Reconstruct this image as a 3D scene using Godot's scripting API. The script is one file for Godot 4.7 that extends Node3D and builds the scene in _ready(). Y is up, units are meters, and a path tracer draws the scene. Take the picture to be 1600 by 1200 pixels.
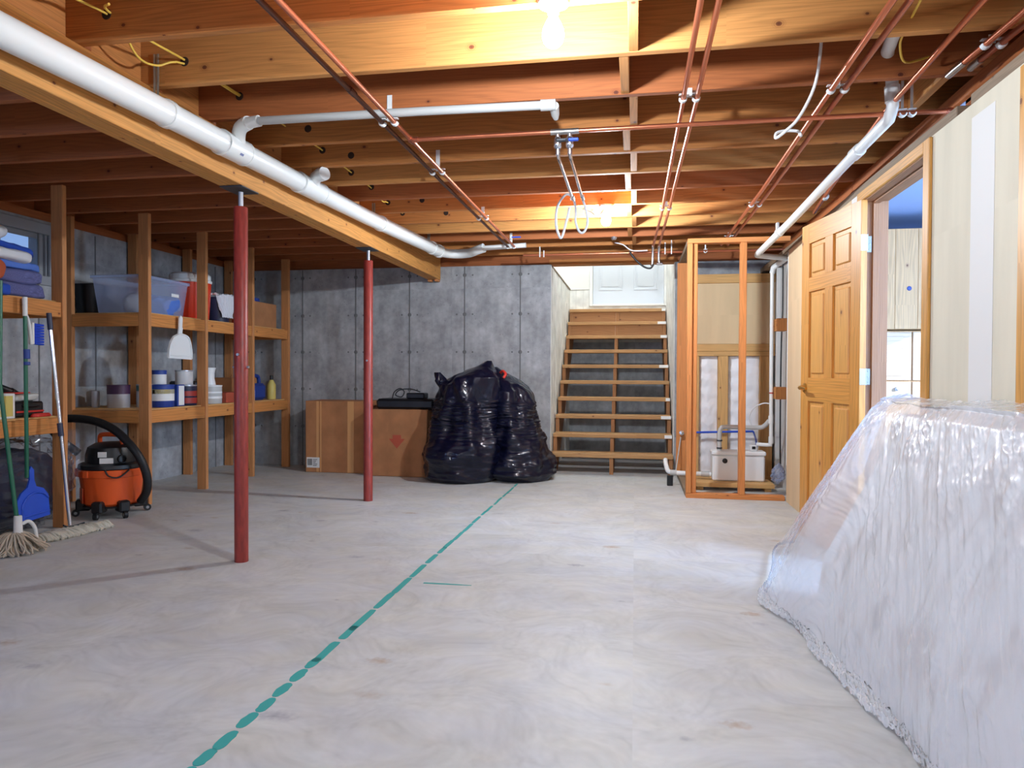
extends Node3D
# An unfinished basement. Helper V(x, y, d) gives the point d metres ahead of the camera wall.

var org := Vector3.ZERO
var rng := RandomNumberGenerator.new()
var M := {}


func V(x: float, y: float, d: float) -> Vector3:
	return Vector3(x, y, -d)


# ---------------------------------------------------------------- scene tree helpers
func numbered(parent: Node, called: String) -> String:
	if not parent.has_node(called):
		return called
	var k := 1
	while parent.has_node("%s_%03d" % [called, k]):
		k += 1
	return "%s_%03d" % [called, k]


func thing(called: String, label: String, category: String, at: Vector3, group := "") -> Node3D:
	var o := Node3D.new()
	o.name = numbered(self, called)
	add_child(o, true)
	o.position = at
	o.set_meta("label", label)
	o.set_meta("category", category)
	if group != "":
		o.set_meta("group", group)
	org = at
	return o


func struct(called: String) -> Node3D:
	var o := Node3D.new()
	o.name = numbered(self, called)
	add_child(o, true)
	o.set_meta("kind", "structure")
	org = Vector3.ZERO
	return o


func put(called: String, mesh: Mesh, mat: Material, parent: Node) -> MeshInstance3D:
	var o := MeshInstance3D.new()
	o.name = numbered(parent, called)
	o.mesh = mesh
	o.material_override = mat
	parent.add_child(o, true)
	return o


func part(called: String, st: SurfaceTool, mat: Material, parent: Node) -> MeshInstance3D:
	return put(called, st.commit(), mat, parent)


# ---------------------------------------------------------------- shapes
func S() -> SurfaceTool:
	var st := SurfaceTool.new()
	st.begin(Mesh.PRIMITIVE_TRIANGLES)
	return st


func vt(st: SurfaceTool, p: Vector3, n: Vector3, uv: Vector2) -> void:
	st.set_normal(n)
	st.set_uv(uv)
	st.add_vertex(p - org)


func tri(st: SurfaceTool, a: Vector3, b: Vector3, c: Vector3, n: Array, uv: Array) -> void:
	if (b - a).cross(c - a).dot(n[0] + n[1] + n[2]) > 0.0:
		vt(st, a, n[0], uv[0]); vt(st, c, n[2], uv[2]); vt(st, b, n[1], uv[1])
	else:
		vt(st, a, n[0], uv[0]); vt(st, b, n[1], uv[1]); vt(st, c, n[2], uv[2])


func quad(st: SurfaceTool, a: Vector3, b: Vector3, c: Vector3, d: Vector3, n: Array, uv: Array) -> void:
	tri(st, a, b, c, [n[0], n[1], n[2]], [uv[0], uv[1], uv[2]])
	tri(st, a, c, d, [n[0], n[2], n[3]], [uv[0], uv[2], uv[3]])


# a board or block; the grain runs along its longest side, one texture is 1.2 m by 0.3 m
func box(st: SurfaceTool, c: Vector3, s: Vector3, bev := 0.0, bs := Basis.IDENTITY) -> void:
	var h := s * 0.5
	var L := 0
	if s.y > s.x and s.y >= s.z: L = 1
	elif s.z > s.x: L = 2
	var o := Vector2(rng.randf() * 7.0, rng.randf() * 7.0)
	var b := minf(bev, minf(h.x, minf(h.y, h.z)) * 0.45)
	for i in 3:
		var j := (i + 1) % 3
		var k := (i + 2) % 3
		if k == L or (i == L and s[k] > s[j]):
			var t := j; j = k; k = t
		for si: float in [-1.0, 1.0]:
			var n := Vector3.ZERO
			n[i] = si
			var ps := []
			var uvs := []
			for q in [[-1.0, -1.0], [1.0, -1.0], [1.0, 1.0], [-1.0, 1.0]]:
				var p := Vector3.ZERO
				p[i] = si * h[i]
				p[j] = q[0] * (h[j] - b)
				p[k] = q[1] * (h[k] - b)
				ps.append(c + bs * p)
				uvs.append(Vector2(p[j] / 1.2, (p[k] + i * 0.11 + si * 0.05) / 0.3) + o)
			var nn := bs * n
			quad(st, ps[0], ps[1], ps[2], ps[3], [nn, nn, nn, nn], uvs)
	if b <= 0.0:
		return
	for k in 3:
		var i := (k + 1) % 3
		var j := (k + 2) % 3
		for si: float in [-1.0, 1.0]:
			for sj: float in [-1.0, 1.0]:
				var n := Vector3.ZERO
				n[i] = si; n[j] = sj
				n = bs * n.normalized()
				var ps := []
				for q in [[1, -1.0], [1, 1.0], [0, 1.0], [0, -1.0]]:
					var p := Vector3.ZERO
					p[i] = si * (h[i] - (0.0 if q[0] == 1 else b))
					p[j] = sj * (h[j] - (b if q[0] == 1 else 0.0))
					p[k] = q[1] * (h[k] - b)
					ps.append(c + bs * p)
				var u0 := o
				quad(st, ps[0], ps[1], ps[2], ps[3], [n, n, n, n], [u0, u0 + Vector2(s[k] / 1.2, 0), u0 + Vector2(s[k] / 1.2, 0.01), u0])
	for sx: float in [-1.0, 1.0]:
		for sy: float in [-1.0, 1.0]:
			for sz: float in [-1.0, 1.0]:
				var sg := Vector3(sx, sy, sz)
				var n := bs * sg.normalized()
				var ps := []
				for i in 3:
					var p := Vector3.ZERO
					for q in 3:
						p[q] = sg[q] * (h[q] - (0.0 if q == i else b))
					ps.append(c + bs * p)
				tri(st, ps[0], ps[1], ps[2], [n, n, n], [o, o, o])


# a box given by its low and high corners (x, y, d)
func bx(st: SurfaceTool, x0: float, x1: float, y0: float, y1: float, d0: float, d1: float, bev := 0.0) -> void:
	box(st, V((x0 + x1) / 2, (y0 + y1) / 2, (d0 + d1) / 2), Vector3(absf(x1 - x0), absf(y1 - y0), absf(d1 - d0)), bev)


func smooth(pts: Array, n := 6, closed := false) -> Array:
	var out := []
	var m := pts.size()
	var last := m if closed else m - 1
	for i in last:
		var p0: Vector3 = pts[(i - 1 + m) % m] if closed or i > 0 else pts[0]
		var p1: Vector3 = pts[i]
		var p2: Vector3 = pts[(i + 1) % m]
		var p3: Vector3 = pts[(i + 2) % m] if closed or i + 2 < m else pts[m - 1]
		for k in n:
			out.append(p1.cubic_interpolate(p2, p0, p3, float(k) / n))
	if not closed:
		out.append(pts[m - 1])
	return out


func tube(st: SurfaceTool, pts: Array, r, seg := 10, caps := true, ribs := 0.0) -> void:
	var n := pts.size()
	var t0: Vector3 = (pts[1] - pts[0]).normalized()
	var up := Vector3.UP if absf(t0.y) < 0.9 else Vector3.RIGHT
	var a := t0.cross(up).normalized()
	var rings := []
	var norms := []
	var lens := [0.0]
	for i in n:
		var t: Vector3
		if i == 0: t = pts[1] - pts[0]
		elif i == n - 1: t = pts[n - 1] - pts[n - 2]
		else: t = (pts[i + 1] - pts[i]).normalized() + (pts[i] - pts[i - 1]).normalized()
		t = t.normalized()
		a = (a - t * a.dot(t)).normalized()
		var b := t.cross(a)
		var rr: float = r[i] if r is Array else r
		if ribs > 0.0 and i % 2 == 0: rr -= ribs
		var stretch := 1.0
		if i > 0 and i < n - 1:
			var cs: float = (pts[i + 1] - pts[i]).normalized().dot(t)
			stretch = 1.0 / maxf(cs, 0.5)
		var ring := []
		var nm := []
		for k in seg:
			var w := TAU * k / seg
			var d := a * cos(w) + b * sin(w)
			nm.append(d)
			ring.append(pts[i] + d * rr)
		if stretch > 1.001:
			var bend: Vector3 = ((pts[i + 1] - pts[i]).normalized() - (pts[i] - pts[i - 1]).normalized())
			bend = (bend - t * bend.dot(t)).normalized()
			for k in seg:
				var d: Vector3 = ring[k] - pts[i]
				ring[k] = pts[i] + d + bend * d.dot(bend) * (stretch - 1.0)
		rings.append(ring)
		norms.append(nm)
		if i > 0: lens.append(lens[i - 1] + pts[i].distance_to(pts[i - 1]))
	for i in n - 1:
		for k in seg:
			var k2 := (k + 1) % seg
			var u0: float = lens[i] / 1.2
			var u1: float = lens[i + 1] / 1.2
			var v0 := float(k) / seg
			var v1 := float(k + 1) / seg
			quad(st, rings[i][k], rings[i][k2], rings[i + 1][k2], rings[i + 1][k], [norms[i][k], norms[i][k2], norms[i + 1][k2], norms[i + 1][k]], [Vector2(u0, v0), Vector2(u0, v1), Vector2(u1, v1), Vector2(u1, v0)])
	if caps:
		for e in [0, n - 1]:
			var nn: Vector3 = (pts[0] - pts[1]).normalized() if e == 0 else (pts[n - 1] - pts[n - 2]).normalized()
			for k in seg:
				tri(st, pts[e], rings[e][k], rings[e][(k + 1) % seg], [nn, nn, nn], [Vector2.ZERO, Vector2(0.02, 0), Vector2(0, 0.02)])


func rod(st: SurfaceTool, a: Vector3, b: Vector3, r: float, seg := 12) -> void:
	tube(st, [a, b], r, seg)


# a turned shape: profile of (radius, height) points from bottom to top
func lathe(st: SurfaceTool, prof: Array, at: Vector3, bs := Basis.IDENTITY, seg := 28, sx := 1.0, sz := 1.0) -> void:
	var ns := []
	for i in prof.size() - 1:
		var d: Vector2 = prof[i + 1] - prof[i]
		ns.append(Vector2(d.y, -d.x).normalized())
	for i in prof.size() - 1:
		var na: Vector2 = ns[i]
		var nb: Vector2 = ns[i]
		if i > 0 and ns[i - 1].dot(ns[i]) > 0.78: na = (ns[i] + ns[i - 1]).normalized()
		if i + 2 < prof.size() and ns[i + 1].dot(ns[i]) > 0.78: nb = (ns[i] + ns[i + 1]).normalized()
		for k in seg:
			var w0 := TAU * k / seg
			var w1 := TAU * (k + 1) / seg
			var ps := []
			var nn := []
			var uv := []
			for q in [[w0, prof[i], na], [w1, prof[i], na], [w1, prof[i + 1], nb], [w0, prof[i + 1], nb]]:
				ps.append(at + bs * Vector3(q[1].x * cos(q[0]) * sx, q[1].y, q[1].x * sin(q[0]) * sz))
				nn.append((bs * Vector3(q[2].x * cos(q[0]) / sx, q[2].y, q[2].x * sin(q[0]) / sz)).normalized())
				uv.append(Vector2(q[0] / TAU, q[1].y))
			if prof[i].x < 1e-6:
				tri(st, ps[0], ps[2], ps[3], [nn[0], nn[2], nn[3]], [uv[0], uv[2], uv[3]])
			elif prof[i + 1].x < 1e-6:
				tri(st, ps[0], ps[1], ps[2], [nn[0], nn[1], nn[2]], [uv[0], uv[1], uv[2]])
			else:
				quad(st, ps[0], ps[1], ps[2], ps[3], nn, uv)


# an outline in the xy plane of a transform, given thickness along its z
func prism(st: SurfaceTool, poly: PackedVector2Array, t: float, xf: Transform3D) -> void:
	var idx := Geometry2D.triangulate_polygon(poly)
	for s: float in [-1.0, 1.0]:
		var n := (xf.basis * Vector3(0, 0, s)).normalized()
		for i in range(0, idx.size(), 3):
			var p := []
			var uv := []
			for q in 3:
				var v := poly[idx[i + q]]
				p.append(xf * Vector3(v.x, v.y, s * t / 2))
				uv.append(Vector2(v.x / 1.2, v.y / 0.3))
			tri(st, p[0], p[1], p[2], [n, n, n], uv)
	var area := 0.0
	for i in poly.size():
		area += poly[i].cross(poly[(i + 1) % poly.size()])
	for i in poly.size():
		var a := poly[i]
		var b := poly[(i + 1) % poly.size()]
		var e := (b - a).normalized()
		var n2 := Vector2(e.y, -e.x) * signf(area)
		var n := (xf.basis * Vector3(n2.x, n2.y, 0)).normalized()
		quad(st, xf * Vector3(a.x, a.y, -t / 2), xf * Vector3(b.x, b.y, -t / 2), xf * Vector3(b.x, b.y, t / 2), xf * Vector3(a.x, a.y, t / 2), [n, n, n, n], [Vector2.ZERO, Vector2(0.1, 0), Vector2(0.1, 0.1), Vector2(0, 0.1)])


# a smooth sheet over a grid of points f(u, v)
func sheet(nu: int, nv: int, f: Callable, closed := false, flip := false) -> ArrayMesh:
	var pos := PackedVector3Array()
	var nor := PackedVector3Array()
	var uvs := PackedVector2Array()
	var idx := PackedInt32Array()
	var w := nu if closed else nu + 1
	for j in nv + 1:
		for i in w:
			pos.append(f.call(float(i) / nu, float(j) / nv) - org)
			uvs.append(Vector2(float(i) / nu, float(j) / nv))
	for j in nv + 1:
		for i in w:
			var i0 := (i - 1 + w) % w if closed else maxi(i - 1, 0)
			var i1 := (i + 1) % w if closed else mini(i + 1, nu)
			var j0 := maxi(j - 1, 0)
			var j1 := mini(j + 1, nv)
			var n := (pos[j * w + i1] - pos[j * w + i0]).cross(pos[j1 * w + i] - pos[j0 * w + i])
			if n.length() < 1e-12: n = Vector3.UP
			nor.append(n.normalized() * (-1.0 if flip else 1.0))
	for j in nv:
		for i in nu:
			var a := j * w + i
			var b := j * w + (i + 1) % w
			var c := (j + 1) * w + (i + 1) % w
			var d := (j + 1) * w + i
			if flip:
				idx.append_array([a, b, c, a, c, d])
			else:
				idx.append_array([a, c, b, a, d, c])
	var arr := []
	arr.resize(Mesh.ARRAY_MAX)
	arr[Mesh.ARRAY_VERTEX] = pos
	arr[Mesh.ARRAY_NORMAL] = nor
	arr[Mesh.ARRAY_TEX_UV] = uvs
	arr[Mesh.ARRAY_INDEX] = idx
	var m := ArrayMesh.new()
	m.add_surface_from_arrays(Mesh.PRIMITIVE_TRIANGLES, arr)
	return m


func noise(freq: float, seed_: int, oct := 3, kind := FastNoiseLite.FRACTAL_FBM) -> FastNoiseLite:
	var n := FastNoiseLite.new()
	n.noise_type = FastNoiseLite.TYPE_SIMPLEX_SMOOTH
	n.frequency = freq
	n.seed = seed_
	n.fractal_octaves = oct
	n.fractal_type = kind
	return n


func pl(y: float, table: Array) -> float:
	for i in table.size() - 1:
		if y <= table[i + 1][0]:
			return lerpf(table[i][1], table[i + 1][1], clampf((y - table[i][0]) / (table[i + 1][0] - table[i][0]), 0, 1))
	return table[-1][1]


# ---------------------------------------------------------------- materials
func tex(im: Image) -> ImageTexture:
	im.generate_mipmaps()
	return ImageTexture.create_from_image(im)


func mat(called: String, c: Color, rough := 0.6, metal := 0.0, t: Texture2D = null) -> StandardMaterial3D:
	var m := StandardMaterial3D.new()
	m.resource_name = called
	m.albedo_color = c
	m.roughness = rough
	m.metallic = metal
	if t: m.albedo_texture = t
	M[called] = m
	return m


func rgb(r: float, g: float, b: float) -> Color:
	return Color(r / 255.0, g / 255.0, b / 255.0)


# sawn softwood: 1.2 m along the grain by 0.3 m across
func wood_image(seed_: int, knots: int, contrast: float) -> Image:
	var w := 1024
	var h := 256
	var im := Image.create(w, h, false, Image.FORMAT_RGB8)
	var n1 := noise(0.004, seed_, 3)
	var n2 := noise(0.05, seed_ + 1, 2)
	var r := RandomNumberGenerator.new()
	r.seed = seed_
	var ks := []
	for i in knots:
		ks.append([r.randf() * w, 20 + r.randf() * (h - 40), 3.5 + r.randf() * 5.0])
	for y in h:
		# blends the last rows into the first so that the repeat does not show
		for x in w:
			var fx := float(x)
			var bend := n1.get_noise_2d(fx * 0.25, y * 4.0) * 1.6 + n1.get_noise_2d(fx * 0.2 + 900, y * 1.2) * 2.2
			var g := 0.5 + 0.5 * sin(y * 0.34 + bend * 5.0)
			var f := n2.get_noise_2d(fx * 0.06, y * 5.0)
			var v := 1.0 - contrast * (0.32 * g * g + 0.68 * (0.5 + 0.5 * f))
			im.set_pixel(x, y, Color(v, v * (0.97 + 0.03 * v), v * (0.9 + 0.1 * v)))
	for k in ks:
		var R: float = k[2] * 2.6
		for y in range(int(k[1] - R), int(k[1] + R)):
			for x in range(int(k[0] - R * 1.6), int(k[0] + R * 1.6)):
				var q: float = Vector2((x - k[0]) / 1.3, y - k[1]).length() / k[2]
				if q > 2.6: continue
				var dark := 0.0
				if q < 1.0: dark = 0.62 - 0.2 * q
				elif q < 2.6: dark = 0.22 * (1.0 - (q - 1.0) / 1.6) * (0.6 + 0.4 * sin(q * 9.0))
				var px := posmod(x, w)
				var py := posmod(y, h)
				var c := im.get_pixel(px, py)
				im.set_pixel(px, py, Color(c.r * (1.0 - dark * 0.8), c.g * (1.0 - dark), c.b * (1.0 - dark)))
	return im


func floor_image() -> Image:
	var w := 1024
	var im := Image.create(w, w, false, Image.FORMAT_RGB8)
	var a := noise(0.006, 11, 4)
	var b := noise(0.018, 12, 4)
	var c := noise(0.07, 13, 3)
	var wx := noise(0.005, 14, 2)
	var ri := noise(0.012, 15, 3, FastNoiseLite.FRACTAL_RIDGED)
	for y in w:
		for x in w:
			var dx := wx.get_noise_2d(x, y) * 45.0
			var dy := wx.get_noise_2d(x + 3000, y) * 45.0
			var p := a.get_noise_2d(x + dx, y + dy)
			var q := b.get_noise_2d((x + dx) * 0.9, (y + dy) * 1.3)
			var s := c.get_noise_2d(x + dx, (y + dy) * 1.2)
			var z := ri.get_noise_2d(x + dx * 2.0, (y + dy * 2.0) * 1.4)
			var v := 0.785 + p * 0.045 + q * 0.036 + s * 0.026
			if z > 0.45: v -= (z - 0.45) * 0.06
			var warm := clampf(b.get_noise_2d(x * 0.5 + 700, y * 0.9) * 1.4, -1, 1)
			var col := Color(v + 0.006 * warm, v, v - 0.012 - 0.02 * warm)
			im.set_pixel(x, y, col)
	var r := RandomNumberGenerator.new()
	r.seed = 5
	for k in 46:
		var cx := r.randf() * w
		var cy := r.randf() * w
		var R := 1.5 + r.randf() * 9.0
		var dk := 0.06 + r.randf() * 0.12
		var rust := r.randf() < 0.4
		for y in range(int(cy - R), int(cy + R)):
			for x in range(int(cx - R * 1.8), int(cx + R * 1.8)):
				var q := Vector2((x - cx) / 1.8, y - cy).length() / R + 0.5 * c.get_noise_2d(x * 2.0, y * 2.0)
				if q > 1.0: continue
				var px := posmod(x, w)
				var py := posmod(y, w)
				var col := im.get_pixel(px, py)
				var f := dk * (1.0 - q)
				im.set_pixel(px, py, Color(col.r - f * (0.5 if rust else 1.0), col.g - f, col.b - f * (1.4 if rust else 0.8)))
	return im


func wall_image() -> Image:
	var w := 512
	var im := Image.create(w, w, false, Image.FORMAT_RGB8)
	var a := noise(0.012, 21, 4)
	var b := noise(0.05, 22, 3)
	var c := noise(0.02, 23, 3)
	for y in w:
		for x in w:
			var v := 0.80 + a.get_noise_2d(x, y) * 0.11 + b.get_noise_2d(x, y) * 0.06 + c.get_noise_2d(x * 1.6, y * 0.4) * 0.06
			if b.get_noise_2d(x * 3.0 + 500, y * 3.0) > 0.62: v -= 0.2
			im.set_pixel(x, y, Color(v, v * 0.995, v * 0.985))
	return im


func mottled(seed_: int, freq: float, amt: float, sx := 1.0, sy := 1.0) -> Image:
	var im := Image.create(256, 256, false, Image.FORMAT_RGB8)
	var a := noise(freq, seed_, 4)
	for y in 256:
		for x in 256:
			var v := 1.0 - amt * (0.5 + 0.5 * a.get_noise_2d(x * sx, y * sy) * 1.6)
			im.set_pixel(x, y, Color(v, v, v))
	return im


func smudged_image() -> Image:
	var im := Image.create(256, 256, false, Image.FORMAT_RGB8)
	var a := noise(0.02, 91, 3)
	var b := noise(0.06, 92, 3)
	for y in 256:
		for x in 256:
			var f := clampf(a.get_noise_2d(x, y * 0.6) * 1.2 + b.get_noise_2d(x, y * 0.5) * 0.8 - 0.08, 0.0, 0.5)
			im.set_pixel(x, y, Color(1.0 - 0.55 * f, 1.0 - 0.75 * f, 1.0 - 1.0 * f))
	return im


func triplanar(m: StandardMaterial3D, s: float) -> StandardMaterial3D:
	m.uv1_triplanar = true
	m.uv1_world_triplanar = true
	m.uv1_scale = Vector3(s, s, s)
	return m


func materials() -> void:
	var w1 := tex(wood_image(3, 4, 0.24))
	var w2 := tex(wood_image(8, 2, 0.20))
	var w3 := tex(wood_image(15, 1, 0.26))
	mat("joist_wood", rgb(208, 134, 68), 0.75, 0, w1)
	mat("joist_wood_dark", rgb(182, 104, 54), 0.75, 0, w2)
	mat("joist_wood_pale", rgb(216, 148, 80), 0.75, 0, w2)
	mat("beam_wood", rgb(228, 160, 82), 0.72, 0, w1)
	mat("post_wood", rgb(210, 142, 86), 0.72, 0, w2)
	mat("rail_wood", rgb(222, 146, 76), 0.72, 0, w1)
	mat("closet_wood", rgb(228, 146, 80), 0.7, 0, w2)
	mat("closet_pale", rgb(232, 182, 116), 0.72, 0, w2)
	mat("tread_wood", rgb(206, 158, 104), 0.7, 0, w1)
	mat("stringer_wood", rgb(176, 124, 80), 0.75, 0, w2)
	mat("plywood", rgb(214, 128, 80), 0.75, 0, w3)
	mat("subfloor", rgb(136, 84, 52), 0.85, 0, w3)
	mat("door_pine", rgb(236, 164, 78), 0.42, 0, w3)
	mat("door_panel_pine", rgb(238, 172, 90), 0.42, 0, w2)
	mat("casing_pine", rgb(232, 168, 84), 0.45, 0, w3)
	mat("jamb_wood", rgb(176, 130, 96), 0.6, 0, w2)
	mat("pale_pine", rgb(222, 178, 128), 0.55, 0, w1)
	mat("sunlit_pine", rgb(232, 206, 178), 0.55, 0, w2)  # paler copy of the pine, with sunlight put into its colour
	mat("old_wood", rgb(150, 128, 104), 0.8, 0, w2)
	mat("hole_shade", rgb(48, 30, 20), 0.9)  # colour stands for the shade inside the joist holes
	var fl := mat("floor_concrete", Color(1, 1, 1), 0.5, 0, tex(floor_image()))
	triplanar(fl, 0.24)
	var bump := tex(mottled(31, 0.06, 1.0))
	fl.heightmap_enabled = true
	fl.heightmap_texture = bump
	fl.heightmap_scale = 0.12
	var wi := tex(wall_image())
	triplanar(mat("wall_concrete", rgb(204, 207, 212), 0.85, 0, wi), 0.5)
	triplanar(mat("painted_concrete", rgb(246, 246, 240), 0.7, 0, tex(mottled(32, 0.03, 0.14))), 0.5)
	mat("seam_dark", rgb(112, 112, 112), 0.9)
	var dw := tex(mottled(33, 0.01, 0.05, 4.0, 0.4))
	triplanar(mat("drywall", rgb(220, 210, 186), 0.85, 0, dw), 0.6)
	triplanar(mat("closet_board", rgb(226, 198, 156), 0.85, 0, dw), 0.6)
	mat("joint_compound", rgb(222, 218, 211), 0.8)
	mat("drywall_grey", rgb(212, 210, 206), 0.9)
	triplanar(mat("drywall_tan_bounce", rgb(220, 190, 150), 0.85, 0, dw), 0.6)  # tan of raw paper; also holds orange light bounced off the door
	mat("white_paint", rgb(240, 240, 236), 0.6)
	mat("white_paint_daylight_tint", rgb(150, 176, 226), 0.7)  # white paint with the blue of daylight put into its colour
	mat("steel_door_paint", rgb(214, 220, 228), 0.45)
	mat("insulation", rgb(244, 244, 246), 0.5)
	mat("copper", rgb(206, 122, 88), 0.3, 0.8)
	mat("copper_dull", rgb(178, 104, 78), 0.36, 0.75)
	mat("copper_shaded", rgb(104, 70, 58), 0.4, 0.85)  # copper darkened for the shadow of the pipe beside it
	mat("solder", rgb(190, 186, 182), 0.3, 0.9)
	mat("chrome", rgb(214, 214, 218), 0.18, 0.95)
	mat("zinc", rgb(164, 170, 166), 0.45, 0.6)
	mat("strap_grey", rgb(206, 206, 202), 0.45, 0.2)
	mat("brass", rgb(206, 160, 82), 0.28, 0.9)
	mat("pvc", rgb(232, 233, 230), 0.32)
	mat("pvc_grey", rgb(188, 187, 183), 0.4)
	mat("pvc_mark", rgb(120, 130, 170), 0.5)
	mat("yellow_cable", rgb(226, 186, 78), 0.45)
	mat("white_cable", rgb(228, 228, 226), 0.4)
	mat("black_rubber", rgb(26, 26, 28), 0.5)
	mat("red_steel", rgb(160, 58, 48), 0.42, 0, tex(mottled(34, 0.03, 0.2)))
	mat("steel", rgb(160, 162, 166), 0.4, 0.8)
	mat("dark_steel", rgb(70, 72, 76), 0.5, 0.7)
	var bag := mat("bag_black", rgb(9, 11, 34), 0.34)
	bag.clearcoat_enabled = true
	bag.metallic_specular = 0.35
	bag.clearcoat = 0.4
	bag.clearcoat_roughness = 0.1
	mat("red_tie", rgb(205, 50, 40), 0.5)
	triplanar(mat("cardboard", rgb(184, 126, 82), 0.85, 0, tex(mottled(35, 0.02, 0.12))), 0.8)
	mat("cardboard_tape", rgb(206, 152, 98), 0.4)
	mat("cardboard_edge", rgb(150, 98, 60), 0.9)
	mat("box_red", rgb(176, 80, 56), 0.8)
	mat("paper", rgb(228, 226, 222), 0.7)
	mat("ink", rgb(60, 60, 64), 0.7)
	mat("black_plastic", rgb(24, 25, 28), 0.4)
	mat("navy_plastic", rgb(40, 46, 72), 0.42)
	mat("orange_plastic", rgb(232, 92, 34), 0.42)
	mat("cooler_red", rgb(226, 60, 26), 0.4)
	mat("white_plastic", rgb(228, 228, 226), 0.4)
	mat("blue_plastic", rgb(38, 84, 205), 0.4)
	mat("blue_bristle", rgb(24, 66, 190), 0.7)
	mat("green_pole", rgb(28, 104, 78), 0.3)
	var sh := mat("plastic_sheet", Color(0.955, 0.96, 0.975, 0.64), 0.36)
	sh.transparency = BaseMaterial3D.TRANSPARENCY_ALPHA
	sh.clearcoat_enabled = true
	sh.clearcoat = 1.0
	sh.clearcoat_roughness = 0.06
	sh.cull_mode = BaseMaterial3D.CULL_DISABLED
	var sf := mat("plastic_flap", Color(0.90, 0.92, 0.97, 0.42), 0.34)
	sf.transparency = BaseMaterial3D.TRANSPARENCY_ALPHA
	sf.clearcoat_enabled = true
	sf.clearcoat = 1.0
	sf.clearcoat_roughness = 0.06
	sf.cull_mode = BaseMaterial3D.CULL_DISABLED
	var cl := mat("clear_film", Color(0.7, 0.76, 0.9, 0.04), 0.12)
	cl.transparency = BaseMaterial3D.TRANSPARENCY_ALPHA
	cl.cull_mode = BaseMaterial3D.CULL_DISABLED
	var to := mat("tote_plastic", Color(0.72, 0.78, 0.92, 0.34), 0.2)
	to.transparency = BaseMaterial3D.TRANSPARENCY_ALPHA
	to.cull_mode = BaseMaterial3D.CULL_DISABLED
	var gl := mat("window_glass", Color(0.8, 0.9, 1.0, 0.06), 0.05)
	gl.transparency = BaseMaterial3D.TRANSPARENCY_ALPHA
	triplanar(mat("couch_fabric", rgb(242, 238, 230), 0.9, 0, tex(smudged_image())), 0.8)
	mat("quilt", rgb(112, 116, 172), 0.95, 0, tex(mottled(37, 0.2, 0.3)))
	mat("blue_cloth", rgb(40, 78, 180), 0.95)
	mat("blue_cloth_light", rgb(84, 120, 200), 0.95)
	mat("white_cloth", rgb(216, 218, 224), 0.95)
	mat("navy_cloth", rgb(16, 19, 46), 0.8)
	mat("rust_cloth", rgb(176, 84, 52), 0.95)
	mat("mop_yarn", rgb(190, 176, 158), 0.95)
	mat("mop_yarn_light", rgb(206, 200, 184), 0.95)
	mat("teal_paint", rgb(62, 164, 158), 0.6)
	mat("window_frame_paint", rgb(150, 152, 156), 0.6)
	mat("tank_white", rgb(240, 240, 238), 0.35)
	mat("label_blue", rgb(34, 62, 140), 0.5)
	mat("label_yellow", rgb(212, 192, 104), 0.5)
	mat("label_red", rgb(176, 60, 50), 0.5)
	mat("label_teal", rgb(70, 120, 120), 0.5)
	mat("lid_purple", rgb(70, 40, 72), 0.45)
	mat("can_metal", rgb(196, 198, 204), 0.35, 0.5)
	mat("porcelain", rgb(236, 236, 236), 0.35)
	var bulb := mat("bulb_glow", Color(1, 1, 1), 0.4)
	bulb.emission_enabled = true
	bulb.emission = Color(1.0, 0.97, 0.92)
	bulb.emission_energy_multiplier = 6.0


# ---------------------------------------------------------------- camera, light
func _ready() -> void:
	rng.seed = 7
	var cam := Camera3D.new()
	cam.name = "camera"
	cam.position = Vector3(0, 1.075, 0)
	cam.rotation_degrees = Vector3(-0.917, 9.809, 0.229)
	cam.fov = 56.79
	cam.near = 0.05
	cam.far = 100.0
	add_child(cam)
	cam.current = true

	var sky_mat := ProceduralSkyMaterial.new()
	sky_mat.sky_top_color = rgb(96, 150, 235)
	sky_mat.sky_horizon_color = rgb(176, 208, 250)
	sky_mat.ground_bottom_color = rgb(110, 120, 130)
	sky_mat.ground_horizon_color = rgb(150, 170, 195)
	var sky := Sky.new()
	sky.sky_material = sky_mat
	var env := Environment.new()
	env.background_mode = Environment.BG_SKY
	env.sky = sky
	env.background_energy_multiplier = 1.0
	env.tonemap_mode = Environment.TONE_MAPPER_LINEAR
	env.tonemap_exposure = 1.0
	env.sdfgi_enabled = true
	env.ssao_enabled = true
	env.ssil_enabled = true
	var we := WorldEnvironment.new()
	we.name = "surroundings"
	we.environment = env
	add_child(we)

	# daylight that falls in through the window of the next room, plus fill from an unseen window added behind the camera
	area_light("next_room_daylight", V(3.72, 1.85, 2.7), Vector3(0, PI / 2, 0), Vector2(1.1, 0.6), Color(0.74, 0.86, 1.0), 24.0)
	area_light("added_window_fill", V(-4.60, 2.0, -1.0), Vector3(0, -PI / 2, 0), Vector2(1.5, 0.4), Color(0.62, 0.74, 1.0), 9.0)
	var sun := DirectionalLight3D.new()
	sun.name = "sun"
	sun.light_color = Color(1.0, 0.95, 0.88)
	sun.light_energy = 0.9
	sun.shadow_enabled = true
	sun.sky_mode = DirectionalLight3D.SKY_MODE_LIGHT_ONLY
	add_child(sun)
	sun.look_at_from_position(Vector3(2.05, 0.79, 2.6) * 4.0, Vector3.ZERO)

	materials()
	floor_and_walls()
	ceiling()
	next_room()
	right_door()
	stairwell()
	beam_and_posts()
	staircase()
	closet()
	lamps()
	drain_pipes()
	copper_pipes()
	cables()
	shelf_near()
	shelf_far()
	cleaning_tools()
	vacuum()
	shelf_far_goods()
	boxes_and_bags()
	covered_pile()
	floor_line()


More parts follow.
